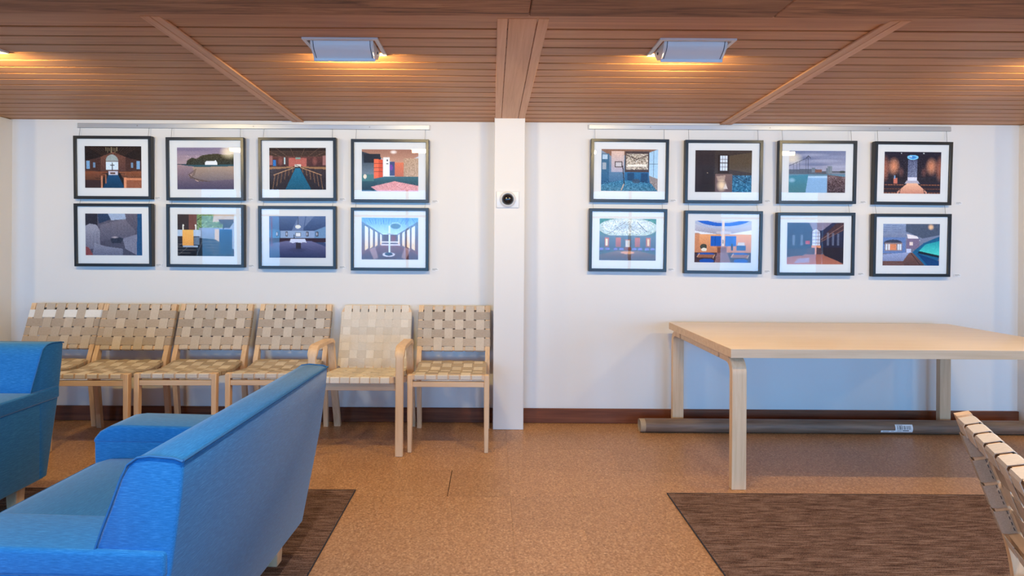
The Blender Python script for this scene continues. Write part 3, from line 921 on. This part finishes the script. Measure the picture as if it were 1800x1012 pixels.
def art_hall():
    p = Paint((84, 92, 132), (96, 60, 58))
    p.rect(0, 0, 100, 54, (42, 46, 78), 1, (34, 30, 50)).poly([(38, 0), (80, 0), (62, 14), (46, 14)], (130, 120, 140))
    p.poly([(100, 0), (100, 14), (60, 34), (60, 28), (86, 2)], (70, 46, 52)).line(100, 4, 60, 30, 1, (140, 104, 96)).line(100, 12, 60, 34, .8, (130, 92, 86))
    p.rect(44, 22, 58, 40, (196, 200, 214)).ell(51, 20, 7, 8, (196, 200, 214))
    for i in range(4):
        p.rect(44 + i * 3.5, 13, 44.5 + i * 3.5, 40, (100, 92, 104)).rect(44, 18 + i * 6, 58, 18.6 + i * 6, (100, 92, 104))
    for x in (10, 24, 70, 79, 88):
        p.rect(x, 22 if x < 50 else 18 + (x - 70) * .1, x + 4, 40, (130, 140, 160), .6)
    p.rect(33, 32, 40, 38, (176, 60, 70)).rect(43, 40, 60, 45, (206, 136, 92)).rect(49, 42, 53, 57, (196, 132, 100))
    both(lambda m: p.poly([(m(34), 46), (m(48), 44), (m(48), 56), (m(36), 58)], (74, 50, 56)))
    p.poly([(30, 56), (70, 56), (100, 74), (0, 74), (0, 62)], (150, 90, 74), 1, (170, 104, 84)).poly([(100, 44), (60, 44), (66, 58), (100, 72)], (38, 28, 40)).poly([(0, 46), (36, 46), (30, 58), (0, 60)], (56, 38, 48))
    p.poly([(20, 64), (40, 62), (40, 70), (12, 72)], (150, 150, 190), .7)
    return p.grain(8)


def art_museum():
    p = Paint((130, 146, 176), (100, 90, 100))
    for i in range(6):
        p.line(0, 2 + i * 4, 60, 6 + i * 3, .6, (96, 112, 146))
    p.poly([(40, 0), (100, 0), (100, 20), (70, 26), (40, 14)], (74, 84, 104)).ell(84, 6, 6, 6, (250, 196, 150), 1, True)
    p.rect(0, 24, 40, 52, (96, 120, 166)).ell(18, 34, 16, 6, (60, 62, 80)).rect(4, 34, 34, 48, (140, 120, 120)).rect(12, 36, 24, 46, (206, 130, 90))
    for x in (5, 10, 26, 30):
        p.rect(x, 36, x + 3, 46, (206, 214, 226))
    p.poly([(42, 18), (60, 22), (66, 30), (44, 26)], (226, 214, 214)).rect(42, 26, 64, 44, (120, 104, 128)).rect(47, 32, 53, 38, (236, 206, 196)).rect(42, 44, 50, 54, (190, 196, 220))
    p.poly([(0, 54), (52, 50), (48, 66), (0, 68)], (150, 160, 190), 1, (116, 126, 160)).rect(0, 66, 44, 74, (104, 72, 66))
    p.poly([(46, 52), (54, 50), (74, 66), (72, 74), (38, 74), (36, 66)], (120, 84, 74), 1, (86, 58, 54)).line(50, 52, 66, 72, 1.2, (50, 34, 36))
    p.poly([(52, 50), (72, 34), (100, 22), (100, 60), (90, 74), (76, 74)], (20, 92, 130)).poly([(64, 48), (76, 36), (100, 30), (100, 58)], (36, 150, 160), 1, (84, 206, 190))
    p.poly([(60, 52), (100, 66), (100, 74), (80, 74)], (10, 60, 110)).poly([(64, 48), (100, 56), (100, 60), (62, 52)], (16, 26, 40))
    return p.grain(8)


FW, FH, FD, BAR = 0.552, 0.447, 0.038, 0.021
PHOTOS = [
    # (left, right, top, bottom) of the front face in the photo, artwork, what it shows
    # the last item is a short form for the caption card
    ((129.5, 264.5, 238.7, 349.7), art_chapel, 'a chapel with chandelier, arched window and wooden pews', 'the chandelier chapel'),
    ((291.7, 427.7, 241.2, 352.2), art_shore, 'a white house on a wooded shore at dusk', 'the wooded shore'),
    ((455.5, 589.0, 242.7, 351.7), lambda: art_nave(), 'a church nave with a teal aisle carpet between pews', 'the teal aisle nave'),
    ((618.3, 752.0, 244.6, 355.5), art_lobby, 'a lobby with an orange folding screen and patterned rug', 'the orange screen lobby'),
    ((129.5, 266.5, 358.6, 467.4), art_concrete, 'curved grey concrete interior walls', 'the concrete walls'),
    ((291.7, 429.0, 360.0, 468.7), art_altar, 'an altar with a gold cloth over a dark tiled floor', 'the gold cloth altar'),
    ((455.0, 589.0, 363.5, 471.2), art_blue_room, 'a dim blue room with a white draped table', 'the blue room'),
    ((618.0, 751.7, 365.8, 475.0), art_cloister, 'a bright glazed hall with rows of windows and a font', 'the bright glazed hall'),
    ((1039.0, 1175.5, 244.0, 355.5), art_study, 'a cluttered blue tinted room with shelves and a desk', 'the cluttered room'),
    ((1204.7, 1341.0, 246.8, 356.4), art_dim_room, 'a dark room with one small bright sash window', 'the small sash window'),
    ((1367.0, 1509.0, 246.8, 358.3), art_landscape, 'a tower and long building under a stormy sky', 'the stormy tower'),
    ((1535.0, 1677.0, 248.7, 360.0), art_round_chapel, 'a round brick chapel under a blue skylight', 'the round brick chapel'),
    ((1036.5, 1171.5, 367.3, 476.8), art_dome, 'a round domed room with chairs around a low table', 'the domed room'),
    ((1203.5, 1340.5, 371.6, 480.0), art_sanctuary, 'a wooden sanctuary with a tall cross and blue seats', 'the tall cross'),
    ((1364.5, 1505.0, 373.5, 484.4), art_hall, 'a dark hall with a tall arched leaded window', 'the arched leaded window'),
    ((1533.0, 1674.5, 375.4, 486.8), art_museum, 'a gallery with a glowing teal display case', 'the teal display case'),
]
rails = {}
for i, (x0, x1, yA, yB, lab) in enumerate(((137, 755, 214.5, 223.5, 'long aluminium picture rail on the wall left of the pillar'), (1035, 1671, 219.5, 223.5, 'long aluminium picture rail on the wall right of the pillar'))):
    a, b = P(x0, yA + 3.6, WALL - .012), P(x1, yB + 3.0, WALL - .012)
    r = empty('picture_rail', ((a.x + b.x) / 2, WALL, (a.z + b.z) / 2), 0, lab, 'picture rail', 'aluminium picture rails')
    hx = (b.x - a.x) / 2
    link('track', bevelled(box(-hx, hx, -.017, -.0005, -.0165, .0165), .002, 1), 'alu', r)
    for s in (-1, 1):
        link('end_cap', bevelled(box(min(s * hx, s * (hx + .004)), max(s * hx, s * (hx + .004)), -.018, -.0005, -.0175, .0175), .001, 1), 'white', r)
    for q in (-.55, 0, .55):
        link('screw', mesh(*tube([(q * hx * 1.2, -.017, 0), (q * hx * 1.2, -.0185, 0)], .004, 8)), 'wire', r)
    rails[i] = r
TILT = R(1.5)
ring = None
zrow = {}
for i, ((l, r_, t, b), art, what, short) in enumerate(PHOTOS):
    c = P((l + r_) / 2, (t + b) / 2, 4.034)
    side = 0 if i < 8 else 1
    e = empty('framed_photograph', (c.x, c.y, c.z), 0, 'black framed photograph of ' + what, 'picture', 'black framed photographs on the far wall')
    e.rotation_euler = (TILT, 0, 0)
    if i:
        e.rotation_euler = (TILT, R(random.uniform(-.25, .25)), 0)
    hw, hh = FW / 2, FH / 2
    if ring is None:
        O = [(-hw, -hh), (hw, -hh), (hw, hh), (-hw, hh)]; I = [(-hw + BAR, -hh + BAR), (hw - BAR, -hh + BAR), (hw - BAR, hh - BAR), (-hw + BAR, hh - BAR)]
        V = [(x, 0, z) for x, z in O] + [(x, 0, z) for x, z in I] + [(x, FD, z) for x, z in O] + [(x, FD, z) for x, z in I]
        Fc = []
        for k_ in range(4):
            n_ = (k_ + 1) % 4
            Fc += [(k_, n_, 4 + n_, 4 + k_), (8 + k_, 12 + k_, 12 + n_, 8 + n_), (k_, 8 + k_, 8 + n_, n_), (4 + k_, 4 + n_, 12 + n_, 12 + k_)]
        ring = bevelled((V, Fc), .0015, 1); ring.materials.append(M['black'])
        matm = mesh(*box(-hw + BAR - .003, hw - BAR + .003, .012, .016, -hh + BAR - .003, hh - BAR + .003)); matm.materials.append(M['mat'])
        glm = mesh([(-hw + BAR, .006, -hh + BAR), (hw - BAR, .006, -hh + BAR), (hw - BAR, .006, hh - BAR), (-hw + BAR, .006, hh - BAR)], [(0, 1, 2, 3)]); glm.materials.append(M['glass'])
    link('frame', ring, None, e); link('mat_board', matm, None, e); link('glass', glm, None, e)
    sheet('print', art().a * 1.14, .402, .296, e, (0, .0115, .004))
    # hanging wires up to the rail, or up to the frame above
    top_z = (rails[side].location.z - .016) if i % 8 < 4 else zrow[(side, i % 4)]
    if i % 8 < 4:
        zrow[(side, i % 4)] = c.z - hh - .004
    for s in (-1, 1):
        link('hanging_wire', mesh(*tube([(s * .246, .02, hh - .004), (s * .246 + random.uniform(-.004, .004), .032, top_z - c.z)], .0013, 5)), 'wire', e)
    # caption card on the wall
    img = np.full((9, 24, 3), 236.0)
    img[2, 3:18] = 120; img[4, 3:21] = 150; img[6, 3:13] = 150
    cp = P(r_ + (13 if i < 8 else 8), b - 1.5 if i < 8 else b - 3, WALL - .001)
    cap_ = empty('caption_card', (cp.x, WALL - .0015, cp.z), 0, 'tiny caption card beside the photograph of ' + short, 'caption card', 'caption cards beside the photographs')
    sheet('caption_print', img, .05, .018, cap_, (0, -.0012, 0))
    link('card', mesh(*box(-.025, .025, -.001, .0012, -.009, .009)), 'mat', cap_)

# dome sensor on the pillar
sp = P(892.5, 350.5, 3.912)
sen = empty('wall_sensor', (sp.x, 3.915, sp.z), 0, 'white wall plate with dark glossy dome sensor on the pillar', 'sensor')
link('wall_plate', bevelled(box(-.077, .077, -.010, -.0005, -.058, .056), .004, 2), 'white', sen)
def revolve(prof, seg=28):
    """prof: list of (radius, y) revolved round the Y axis"""
    V, Fc = [], []
    for r0, y in prof:
        for j in range(seg):
            an = 2 * math.pi * j / seg
            V.append((r0 * math.cos(an), y, r0 * math.sin(an)))
    for i in range(len(prof) - 1):
        for j in range(seg):
            Fc.append((i * seg + j, i * seg + (j + 1) % seg, (i + 1) * seg + (j + 1) % seg, (i + 1) * seg + j))
    return V, Fc
link('bezel', mesh(*revolve([(.055, -.010), (.053, -.022), (.044, -.030), (.040, -.028), (.038, -.012)]), smooth=40), 'white', sen)
link('dome', mesh(*revolve([(.0385, -.014)] + [(.0385 * math.cos(R(a)), -.026 - .034 * math.sin(R(a))) for a in range(0, 90, 9)] + [(.0005, -.060)]), smooth=60), 'dome', sen)

# ================================================================ woven chairs
def ribbon(S, path, cross, w, th=.0018):
    """webbing strap: path of (u, v, n) in the woven surface, cross 'u' or 'v' is the strap's width direction"""
    V, Fc = [], []
    n = len(path)
    for i, (u, v, q) in enumerate(path):
        a, b = path[max(i - 1, 0)], path[min(i + 1, n - 1)]
        if cross == 'u':
            t = Vector((b[1] - a[1], b[2] - a[2]))
        else:
            t = Vector((b[0] - a[0], b[2] - a[2]))
        t = t.normalized() if t.length > 1e-9 else Vector((1, 0))
        nx, nn = -t.y * th / 2, t.x * th / 2
        for sw, st in ((-1, -1), (1, -1), (1, 1), (-1, 1)):
            if cross == 'u':
                V.append(S(u + sw * w / 2, v + st * nx, q + st * nn))
            else:
                V.append(S(u + st * nx, v + sw * w / 2, q + st * nn))
    for i in range(n - 1):
        a, b = 4 * i, 4 * (i + 1)
        for k_ in range(4):
            Fc.append((a + k_, a + (k_ + 1) % 4, b + (k_ + 1) % 4, b + k_))
    Fc += [(0, 3, 2, 1), (4 * n - 4, 4 * n - 3, 4 * n - 2, 4 * n - 1)]
    return mesh(V, Fc, smooth=35)


def weave(S, parent, us, vs, uw, vw, ulim, vlim, depth, mats, special=None, tuck=.03, amp=.0017, first=0, side=None):
    """plain weave: straps at each u running along v, and at each v running along u; they wrap the rails at the limits.
    n > 0 is the face; rails are 'depth' thick behind n = 0"""
    def wrapped(a, b, crossings, par, side=None):
        mid = []
        for j, c in enumerate(crossings):
            s = 1 if (j + par) % 2 == 0 else -1
            h = (crossings[1] - crossings[0]) * .28 if len(crossings) > 1 else .01
            mid += [(c - h, s * amp), (c, s * amp * 1.1), (c + h, s * amp)]
        g = .0012
        pts = [(a + tuck, -depth - g), (a + .004, -depth - g), (a - g, -depth + .003), (a - g, -.003), (a + .003, g)]
        if side:                                   # go right round the post and end on its inner side
            pts[0:1] = [(a + side, -.008), (a + side, -depth + .004), (a + side - .003, -depth - g)]
        pts += mid
        pts += [(b - .003, g), (b + g, -.003), (b + g, -depth + .003), (b - .004, -depth - g), (b - tuck, -depth - g)]
        if side:
            pts[-1:] = [(b - side + .003, -depth - g), (b - side, -depth + .004), (b - side, -.008)]
        return pts
    for i, u in enumerate(us):
        pts = [(u, v, n) for v, n in wrapped(vlim[0], vlim[1], vs, i + first)]
        link('strap', ribbon(S, pts, 'u', uw), mats[0], parent)
    for j, v in enumerate(vs):
        pts = [(u, v, n) for u, n in wrapped(ulim[0], ulim[1], us, j + 1 + first, side)]
        link('strap', ribbon(S, pts, 'v', vw), (special or {}).get(j, mats[1]), parent)


def side_chair(special=None):
    """birch side chair with woven seat and back; front is -Y, origin on the floor"""
    root = empty('webbed_chair')
    HW = .25
    # front legs
    for s in (-1, 1):
        x = s * (HW - .016)
        V = sweep([(x, -.232, 0), (x, -.230, .25), (x, -.228, .474)], (1, 0, 0), [.026, .030, .031], [.028, .036, .040])
        link('leg', bevelled(V, .003, 1), 'birch', root)
    # back legs that bend into the back posts
    post = [(0, .240, 0), (0, .212, .25), (0, .185, .44), (0, .222, .56), (0, .318, .838)]
    path = fillet(post, [0, .1, .085, .06, 0], 6)
    n = len(path)
    th = [.028 + .022 * math.exp(-((p.z - .45) / .07) ** 2) + .004 * min(1, p.z / .4) for p in path]
    for s in (-1, 1):
        pp = [p + Vector((s * (HW - .0155), 0, 0)) for p in path]
        link('leg', mesh(*sweep(pp, (1, 0, 0), .031, th), smooth=35), 'birch', root)
    # apron rails
    link('apron', bevelled(box(-HW + .031, HW - .031, -.242, -.222, .400, .432), .002, 1), 'birchx', root)
    link('apron', bevelled(box(-HW + .031, HW - .031, .176, .196, .395, .43), .002, 1), 'birchx', root)
    # seat frame
    zs = lambda y: .478 - .022 * math.exp(-((y + .0) / .13) ** 2) - .004
    fr = [bx_ for bx_ in (box(-HW + .031, HW - .031, -.245, -.219, .446, .474), box(-HW + .031, HW - .031, .165, .190, .442, .470))]
    V1 = join(*fr)
    ys = [-.212 + .04 * i for i in range(11)]
    rails_ = [sweep([(s * (HW - .034), y, zs(y) - .014) for y in ys], (1, 0, 0), .024, .026) for s in (-1, 1)]
    seat = link('seat', mesh(*join(V1, *rails_), smooth=35), 'birchx', root)
    S = lambda u, v, n: (u, v, zs(v) + n - .0005)
    nu, nv = 6, 6
    us = [-.175 + .07 * i for i in range(nu)]; vs = [-.170 + .068 * i for i in range(nv)]
    weave(S, seat, us, vs, .0585, .060, (-HW + .020, HW - .020), (-.247, .192), .027, ('web_a', 'web_b'), tuck=.02)
    # back frame
    a, b = Vector((0, .222, .56)), Vector((0, .318, .838))
    d = (b - a).normalized(); nrm = Vector((0, -d.z, d.y))          # towards the sitter
    def Sb(u, v, n):
        p = a + d * v + nrm * n
        return (u, p.y, p.z)
    def rail(v0, v1, n0, n1):
        x = HW - .031
        vv = [Sb(sx * x, v, n) for v in (v0, v1) for n in (n0, n1) for sx in (-1, 1)]
        return vv, [(0, 2, 3, 1), (4, 5, 7, 6), (0, 1, 5, 4), (2, 6, 7, 3), (0, 4, 6, 2), (1, 3, 7, 5)]
    L = (b - a).length
    back = link('backrest', mesh(*rail(L - .032, L - .006, -.010, .012)), 'birchx', root)
    link('lower_rail', mesh(*rail(-.022, .004, -.010, .012)), 'birchx', back)
    us = [-.1825 + .073 * i for i in range(6)]; vs = [.033 + .062 * i for i in range(4)]
    Sb2 = lambda u, v, n: Sb(u, v, n + .0175)
    # verticals wrap the rails, crosswise straps wrap the posts
    weave(Sb2, back, us, vs, .057, .0535, (-HW - .001, HW + .001), (-.024, L - .004), .036, ('web_ba', 'web_bb'), special, tuck=.032, first=1, side=.0335)
    # staples where the crosswise straps end behind the posts
    V = []
    for v in vs:
        for s in (-1, 1):
            for q in range(4):
                vv = v - .02 + .0133 * q
                x0 = s * (HW - .0334)
                pts = [Sb2(x0 - s * dx, vv + dv, -.0115 - dn) for dn in (0, .0016) for dv in (0, .007) for dx in (0, .0012)]
                V.append((pts, [(0, 2, 3, 1), (4, 5, 7, 6), (0, 1, 5, 4), (2, 6, 7, 3), (0, 4, 6, 2), (1, 3, 7, 5)]))
    st = link('staples', mesh(*join(*V)), 'steel', root); st['kind'] = 'stuff'
    return root


CG = 'birch webbed side chairs'
YC = 3.712
proto = side_chair()
KIDS_ALL = {}
spots = [
    ('webbed birch side chair between the pillar and the birch armchair', -0.266, YC, 0.0),
    ('webbed birch side chair next to the birch armchair, on its left', -1.385, YC + .015, R(.6)),
    ('webbed birch side chair third from the left in the row', -1.935, YC, R(1.0)),
    ('webbed birch side chair second from the left in the row', -2.455, YC - .03, R(1.2)),
]
for i, (lab, x, y, rz) in enumerate(spots):
    o = proto if i == 0 else copy_tree(proto)
    o.location = (x, y, 0); o.rotation_euler = (0, 0, rz)
    tag(o, lab, 'chair', CG)
o = side_chair({3: 'web_w'})
o.location = (-2.985, YC - .005, 0); o.rotation_euler = (0, 0, R(1.0))
tag(o, 'leftmost webbed birch side chair, with one white strap across its back', 'chair', CG)
o = copy_tree(proto)
o.location = (1.145, 1.29, 0); o.rotation_euler = (0, 0, R(63))
o.location = (1.078 + .318 * math.sin(R(63)), 1.222 - .318 * math.cos(R(63)), .0095)
tag(o, 'webbed birch side chair seen from behind in the near right corner', 'chair', CG)


def arm_chair():
    root = empty('webbed_armchair', (0, 0, 0), 0, 'birch armchair with cream webbing and bent arms in the chair row', 'chair')
    HX = .262
    # continuous bent side frames: front leg, arm, back leg
    for s in (-1, 1):
        pts = [(0, -.300, 0), (0, -.300, .645), (0, .095, .635), (0, .150, .40), (0, .275, 0)]
        path = fillet(pts, [0, .075, .075, .10, 0], 8)
        pp = [p + Vector((s * HX, 0, 0)) for p in path]
        w = [.046 + (.012 if p.z > .6 else 0) for p in path]
        link('arm_frame', bevelled(sweep(pp, (1, 0, 0), w, .026), .003, 1, 50, 35), 'birch', root)
    link('apron', bevelled(box(-HX + .024, HX - .024, -.285, -.262, .388, .432), .002, 1), 'birchx', root)
    link('apron', bevelled(box(-HX + .024, HX - .024, .13, .153, .34, .38), .002, 1), 'birchx', root)
    # seat: closed hoop with rounded front corners
    def hoop(x, v0, v1, r, S, w, th):
        c = []
        for cx, cy, a0 in ((x - r, v1 - r, 0), (-x + r, v1 - r, 90), (-x + r, v0 + r, 180), (x - r, v0 + r, 270)):
            for j in range(7):
                an = R(a0 + 15 * j)
                c.append((cx + r * math.cos(an), cy + r * math.sin(an)))
        V, Fc = [], []
        n = len(c)
        for i, (u, v) in enumerate(c):
            t = Vector((c[(i + 1) % n][0] - c[i - 1][0], c[(i + 1) % n][1] - c[i - 1][1])).normalized()
            o_ = Vector((t.y, -t.x))
            for ow, ot in ((0, 0), (-w, 0), (-w, -th), (0, -th)):
                V.append(S(u + o_.x * ow, v + o_.y * ow, ot))
        for i in range(n):
            a_, b_ = 4 * i, 4 * ((i + 1) % n)
            for k_ in range(4):
                Fc.append((a_ + k_, a_ + (k_ + 1) % 4, b_ + (k_ + 1) % 4, b_ + k_))
        return mesh(V, Fc, smooth=35)
    a, b = Vector((0, -.325, .476)), Vector((0, .222, .418))
    d = (b - a).normalized(); nrm = Vector((0, -d.y * 0 - d.z, d.y)); nrm = Vector((0, -d.z, d.y))
    def Ss(u, v, n):
        dip = -.010 * max(0, 1 - (u / .22) ** 2) * math.sin(min(max(v / .55, 0), 1) * math.pi)
        p = a + d * v + Vector((0, -d.z, d.y)) * (n + dip)
        return (u, p.y, p.z)
    X = .234
    seat = link('seat', hoop(X, 0, .55, .05, Ss, .026, .034), 'birchx', root)
    us = [-.1785 + .0595 * i for i in range(7)]; vs = [.052 + .0560 * i for i in range(9)]
    weave(Ss, seat, us, vs, .0525, .051, (-X - .001, X + .001), (-.001, .551), .035, ('web_c', 'web_d'), tuck=.025)
    a2, b2 = Vector((0, .205, .440)), Vector((0, .318, .838))
    d2 = (b2 - a2).normalized()
    def Sb(u, v, n):
        p = a2 + d2 * v + Vector((0, -d2.z, d2.y)) * n
        return (u, p.y, p.z)
    L = (b2 - a2).length
    back = link('backrest', hoop(.246, -.03, L, .055, Sb, .026, .026), 'birchx', root)
    us = [-.2013 + .0575 * i for i in range(8)]; vs = [.020 + .0535 * i for i in range(7)]
    weave(Sb, back, us, vs, .051, .052, (-.247, .247), (-.031, L + .001), .027, ('web_c', 'web_d'), tuck=.025)
    return root
ac = arm_chair()
ac.location = (-0.815, 3.708, 0)

# ================================================================ long table
tb = empty('dining_table', (0, 0, 0), 0, 'long pale birch table with bent legs standing along the wall', 'table')
TX0, TX1, TY0, TY1, TZ = 1.240, 3.190, 2.950, 3.985, .737
tb.location = ((TX0 + TX1) / 2, (TY0 + TY1) / 2, 0)
hx, hy = (TX1 - TX0) / 2, (TY1 - TY0) / 2
k = wood('birch_tabletop', srgb(234, 210, 186), srgb(240, 218, 196), srgb(244, 224, 204), (0.4, 10, 10), 4, .30, 0.0)
M['top'] = k
top = link('tabletop', bevelled(box(-hx, hx, -hy, hy, TZ - .040, TZ), .003, 2), 'top', tb)
link('edge_band', bevelled(box(-hx - .0015, -hx, -hy, hy, TZ - .047, TZ - .0015), .0006, 1), 'birchx', top)
link('edge_band', bevelled(box(-hx - .0015, hx + .0015, -hy - .0018, -hy, TZ - .047, TZ - .0015), .0006, 1), 'birchx', top)
link('edge_band', bevelled(box(hx, hx + .0015, -hy, hy, TZ - .047, TZ - .0015), .0006, 1), 'birchx', top)
link('underframe', mesh(*box(-hx + .004, hx - .004, -hy + .004, hy - .004, TZ - .047, TZ - .040)), 'birchx', top)
LT, LW = .036, .076
for sx in (-1, 1):
    for sy in (-1, 1):
        y0 = sy * (hy - .030)
        z1 = TZ - .047 - LT / 2
        path = fillet([(0, y0, 0), (0, y0, z1), (0, y0 - sy * .155, z1)], .085, 10)
        pp = [p + Vector((sx * (hx - .012 - LW / 2), 0, 0)) for p in path]
        link('leg', bevelled(sweep(pp, (1, 0, 0), LW, LT), .002, 1, 50, 30), 'birch', tb)
for sx in (-1, 1):
    a = sx * (hx - .014); b = sx * (hx - .050)
    ya = -hy + .030 + .175
    link('side_rail', bevelled(box(min(a, b), max(a, b), ya, -ya, TZ - .047 - .036, TZ - .0472), .002, 1), 'birchx', tb)

# ================================================================ cardboard tube on the floor
RT = .0455
tp0, tp1 = P(1124, 745, 3.884).x, 3.72
ct = empty('cardboard_tube', ((tp0 + tp1) / 2, 3.884, RT + .001), R(-.15), 'long brown cardboard tube lying on the floor under the table', 'tube')
L = (tp1 - tp0) / 2
def pipe(x0, x1, ro, ri, seg=28):
    V, Fc = [], []
    for x, r in ((x0, ro), (x1, ro), (x1, ri), (x0, ri)):
        for j in range(seg):
            an = 2 * math.pi * j / seg
            V.append((x, r * math.cos(an), r * math.sin(an)))
    for i in range(4):
        for j in range(seg):
            Fc.append((i * seg + j, i * seg + (j + 1) % seg, ((i + 1) % 4) * seg + (j + 1) % seg, ((i + 1) % 4) * seg + j))
    return V, Fc
link('tube_body', mesh(*pipe(-L + .035, L, RT, RT - .005), smooth=40), 'kraft', ct)
link('tube_end', mesh(*pipe(-L, -L + .036, RT - .0012, RT - .006), smooth=40), 'card', ct)
link('end_plug', mesh(*revolve([(.0005, 0), (RT - .007, 0), (RT - .007, .012), (.0005, .012)], 20)), 'card', ct).matrix_local = Matrix.Translation((-L + .03, 0, 0)) @ Matrix.Rotation(R(90), 4, 'Z')
# shipping label with a barcode
img = np.full((40, 96, 3), 236.0)
rg = np.random.default_rng(5)
x = 10
while x < 84:
    wbar = int(rg.integers(1, 4)); img[7:25, x:x + wbar] = 30; x += wbar + int(rg.integers(1, 4))
img[28:32, 40:74] = 60; img[28:30, 10:36] = 130; img[33:35, 10:36] = 150; img[3:5, 8:40] = 140
lx = P(1589, 757, 3.84).x - ct.location.x
lb = sheet('label', img, .118, .055, ct, (lx, 0, 0), RT + .0006)
lb.rotation_euler = (R(-2), 0, 0); lb['label'] = 'white shipping label with a barcode'
img = np.full((12, 60, 3), 232.0); img[4:6, 8:34] = 110; img[4:6, 40:52] = 130; img[8:9, 8:30] = 150
l2 = sheet('label', img, .10, .016, ct, (lx - .105, 0, 0), RT + .0006)
l2.rotation_euler = (R(24), 0, 0); l2['label'] = 'narrow torn strip of the shipping label'

# ================================================================ blue armchairs
def blue_chair():
    """upholstered lounge chair, front -Y, origin on the floor"""
    root = empty('lounge_chair')
    W = .508
    # back: profile in (y, z), rounded at the front of the crest
    prof = [(.452, .765), (.432, .772), (.375, .776), (.345, .772), (.322, .755), (.306, .725), (.285, .665), (.262, .605), (.246, .558), (.300, .553), (.300, .135), (.352, .135), (.425, .52), (.447, .69)]
    bme = bevelled(prism(prof, 'x', -W, W), .008, 2, 38, 50)
    back = link('backrest', bme, 'fabric', root)
    bme.materials.append(M['fabricy'])
    for p_ in bme.polygons:
        if abs(p_.normal.x) > .8: p_.material_index = 1
    inner = [(.300, .700), (.252, .568), (.225, .46), (.205, .40), (.34, .40), (.37, .56), (.38, .70)]
    link('back_cushion', bevelled(prism(inner, 'x', -W + .162, W - .162), .012, 2, 30, 60), 'fabric', root)
    for s in (-1, 1):
        x = s * (W + .0005)
        pts = [(x, y, z) for y, z in prof[0:9]]
        link('piping', mesh(*tube([Vector(p) for p in pts], .0032, 6), smooth=60), 'piping', back)
    link('piping', mesh(*tube([(-W, .452, .767), (W, .452, .767)], .0032, 6), smooth=60), 'piping', back)
    # arms: pad with a rolled front, and the side panel below
    for s in (-1, 1):
        x0, x1 = (s * (W - .160), s * (W))
        x1 += s * .012; lo, hi = min(x0, x1), max(x0, x1)
        padp = [(.416, .500), (.416, .560), (-.30, .566), (-.345, .560), (-.382, .540), (-.405, .512), (-.410, .495)]
        arm = link('arm', bevelled(prism(padp, 'x', lo, hi), .028, 4, 30, 70), 'fabricy', root)
        link('piping', mesh(*tube([(s * (W + .004), .25, .5545), (s * (W + .004), -.31, .5585)], .003, 6), smooth=60), 'piping', arm)
        sidep = [(.345, .505), (.335, .132), (-.392, .132), (-.402, .505)]
        a, b = s * (W - .1595), s * (W - .001)
        V = prism(sidep, 'x', min(a, b), max(a, b))
        link('side_panel', bevelled(V, .008, 2, 30, 50), 'fabricy', root)
    # seat
    link('seat_base', bevelled(box(-W + .158, W - .158, -.385, .30, .132, .345), .012, 2), 'fabric', root)
    cp = [(.25, .345), (.25, .425), (.10, .442), (-.16, .448), (-.33, .442), (-.385, .425), (-.398, .40), (-.392, .36), (-.365, .345)]
    cu = link('seat_cushion', bevelled(prism(cp, 'x', -W + .162, W - .162), .014, 3, 30, 60), 'fabric', root)
    link('piping', mesh(*tube([(-W + .165, -.393, .418), (W - .165, -.393, .418)], .003, 6), smooth=60), 'piping', cu)
    for sx in (-1, 1):
        for y in (-.33, .27):
            V = sweep([(sx * (W - .085), y, 0.0075), (sx * (W - .085), y, .134)], (1, 0, 0), [.045, .055], [.045, .055])
            link('leg', bevelled(V, .003, 1), 'birch', root)
    return root
ca = blue_chair()
BG = 'blue upholstered lounge chairs'
ca.location = (-1.137, 1.822, 0); ca.rotation_euler = (0, 0, R(-92))
tag(ca, 'blue lounge chair in the foreground with its back to the floor centre', 'armchair', BG)
cb = copy_tree(ca)
cb.location = (-2.66, 2.405, 0); cb.rotation_euler = (0, 0, R(0))
tag(cb, 'blue lounge chair at the left edge facing the camera', 'armchair', BG)

# ================================================================ recessed downlights over the seating (behind the beam)
def downlight(x, y, lab):
    e = empty('downlight', (x, y, CEIL), 0, lab, 'downlight', 'recessed downlights')
    V, Fc = revolve([(.060, 0), (.060, -.006), (.046, -.008), (.042, -.001)], 24)
    rg_ = link('trim_ring', mesh([(a, c, b) for a, b, c in V], Fc, smooth=40), 'white', e)
    V, Fc = revolve([(.0005, -.0012), (.043, -.0012), (.043, -.0002)], 24)
    link('reflector', mesh([(a, c, b) for a, b, c in V], Fc), 'bulb', e)
    ld = bpy.data.lights.new('downlight_light', 'AREA'); ld.shape = 'DISK'; ld.size = .075; ld.energy = DOWN_W; ld.color = DOWN_COL; ld.spread = R(130)
    lo = bpy.data.objects.new('downlight_light', ld); COL.objects.link(lo); lo.parent = e; lo.location = (0, 0, -.004)
for x, y, lab in ((-2.4, .85, 'first'), (-0.35, .85, 'second'), (1.55, .85, 'third'), (3.5, .85, 'fourth')):
    downlight(x, y, 'round recessed downlight behind the beam, %s from the left' % lab)
for x, y, lab in ((-2.6, -1.6, 'left'), (0.35, -1.6, 'middle'), (3.0, -1.6, 'right')):
    downlight(x, y, 'round recessed downlight near the windows, %s one of its row' % lab)
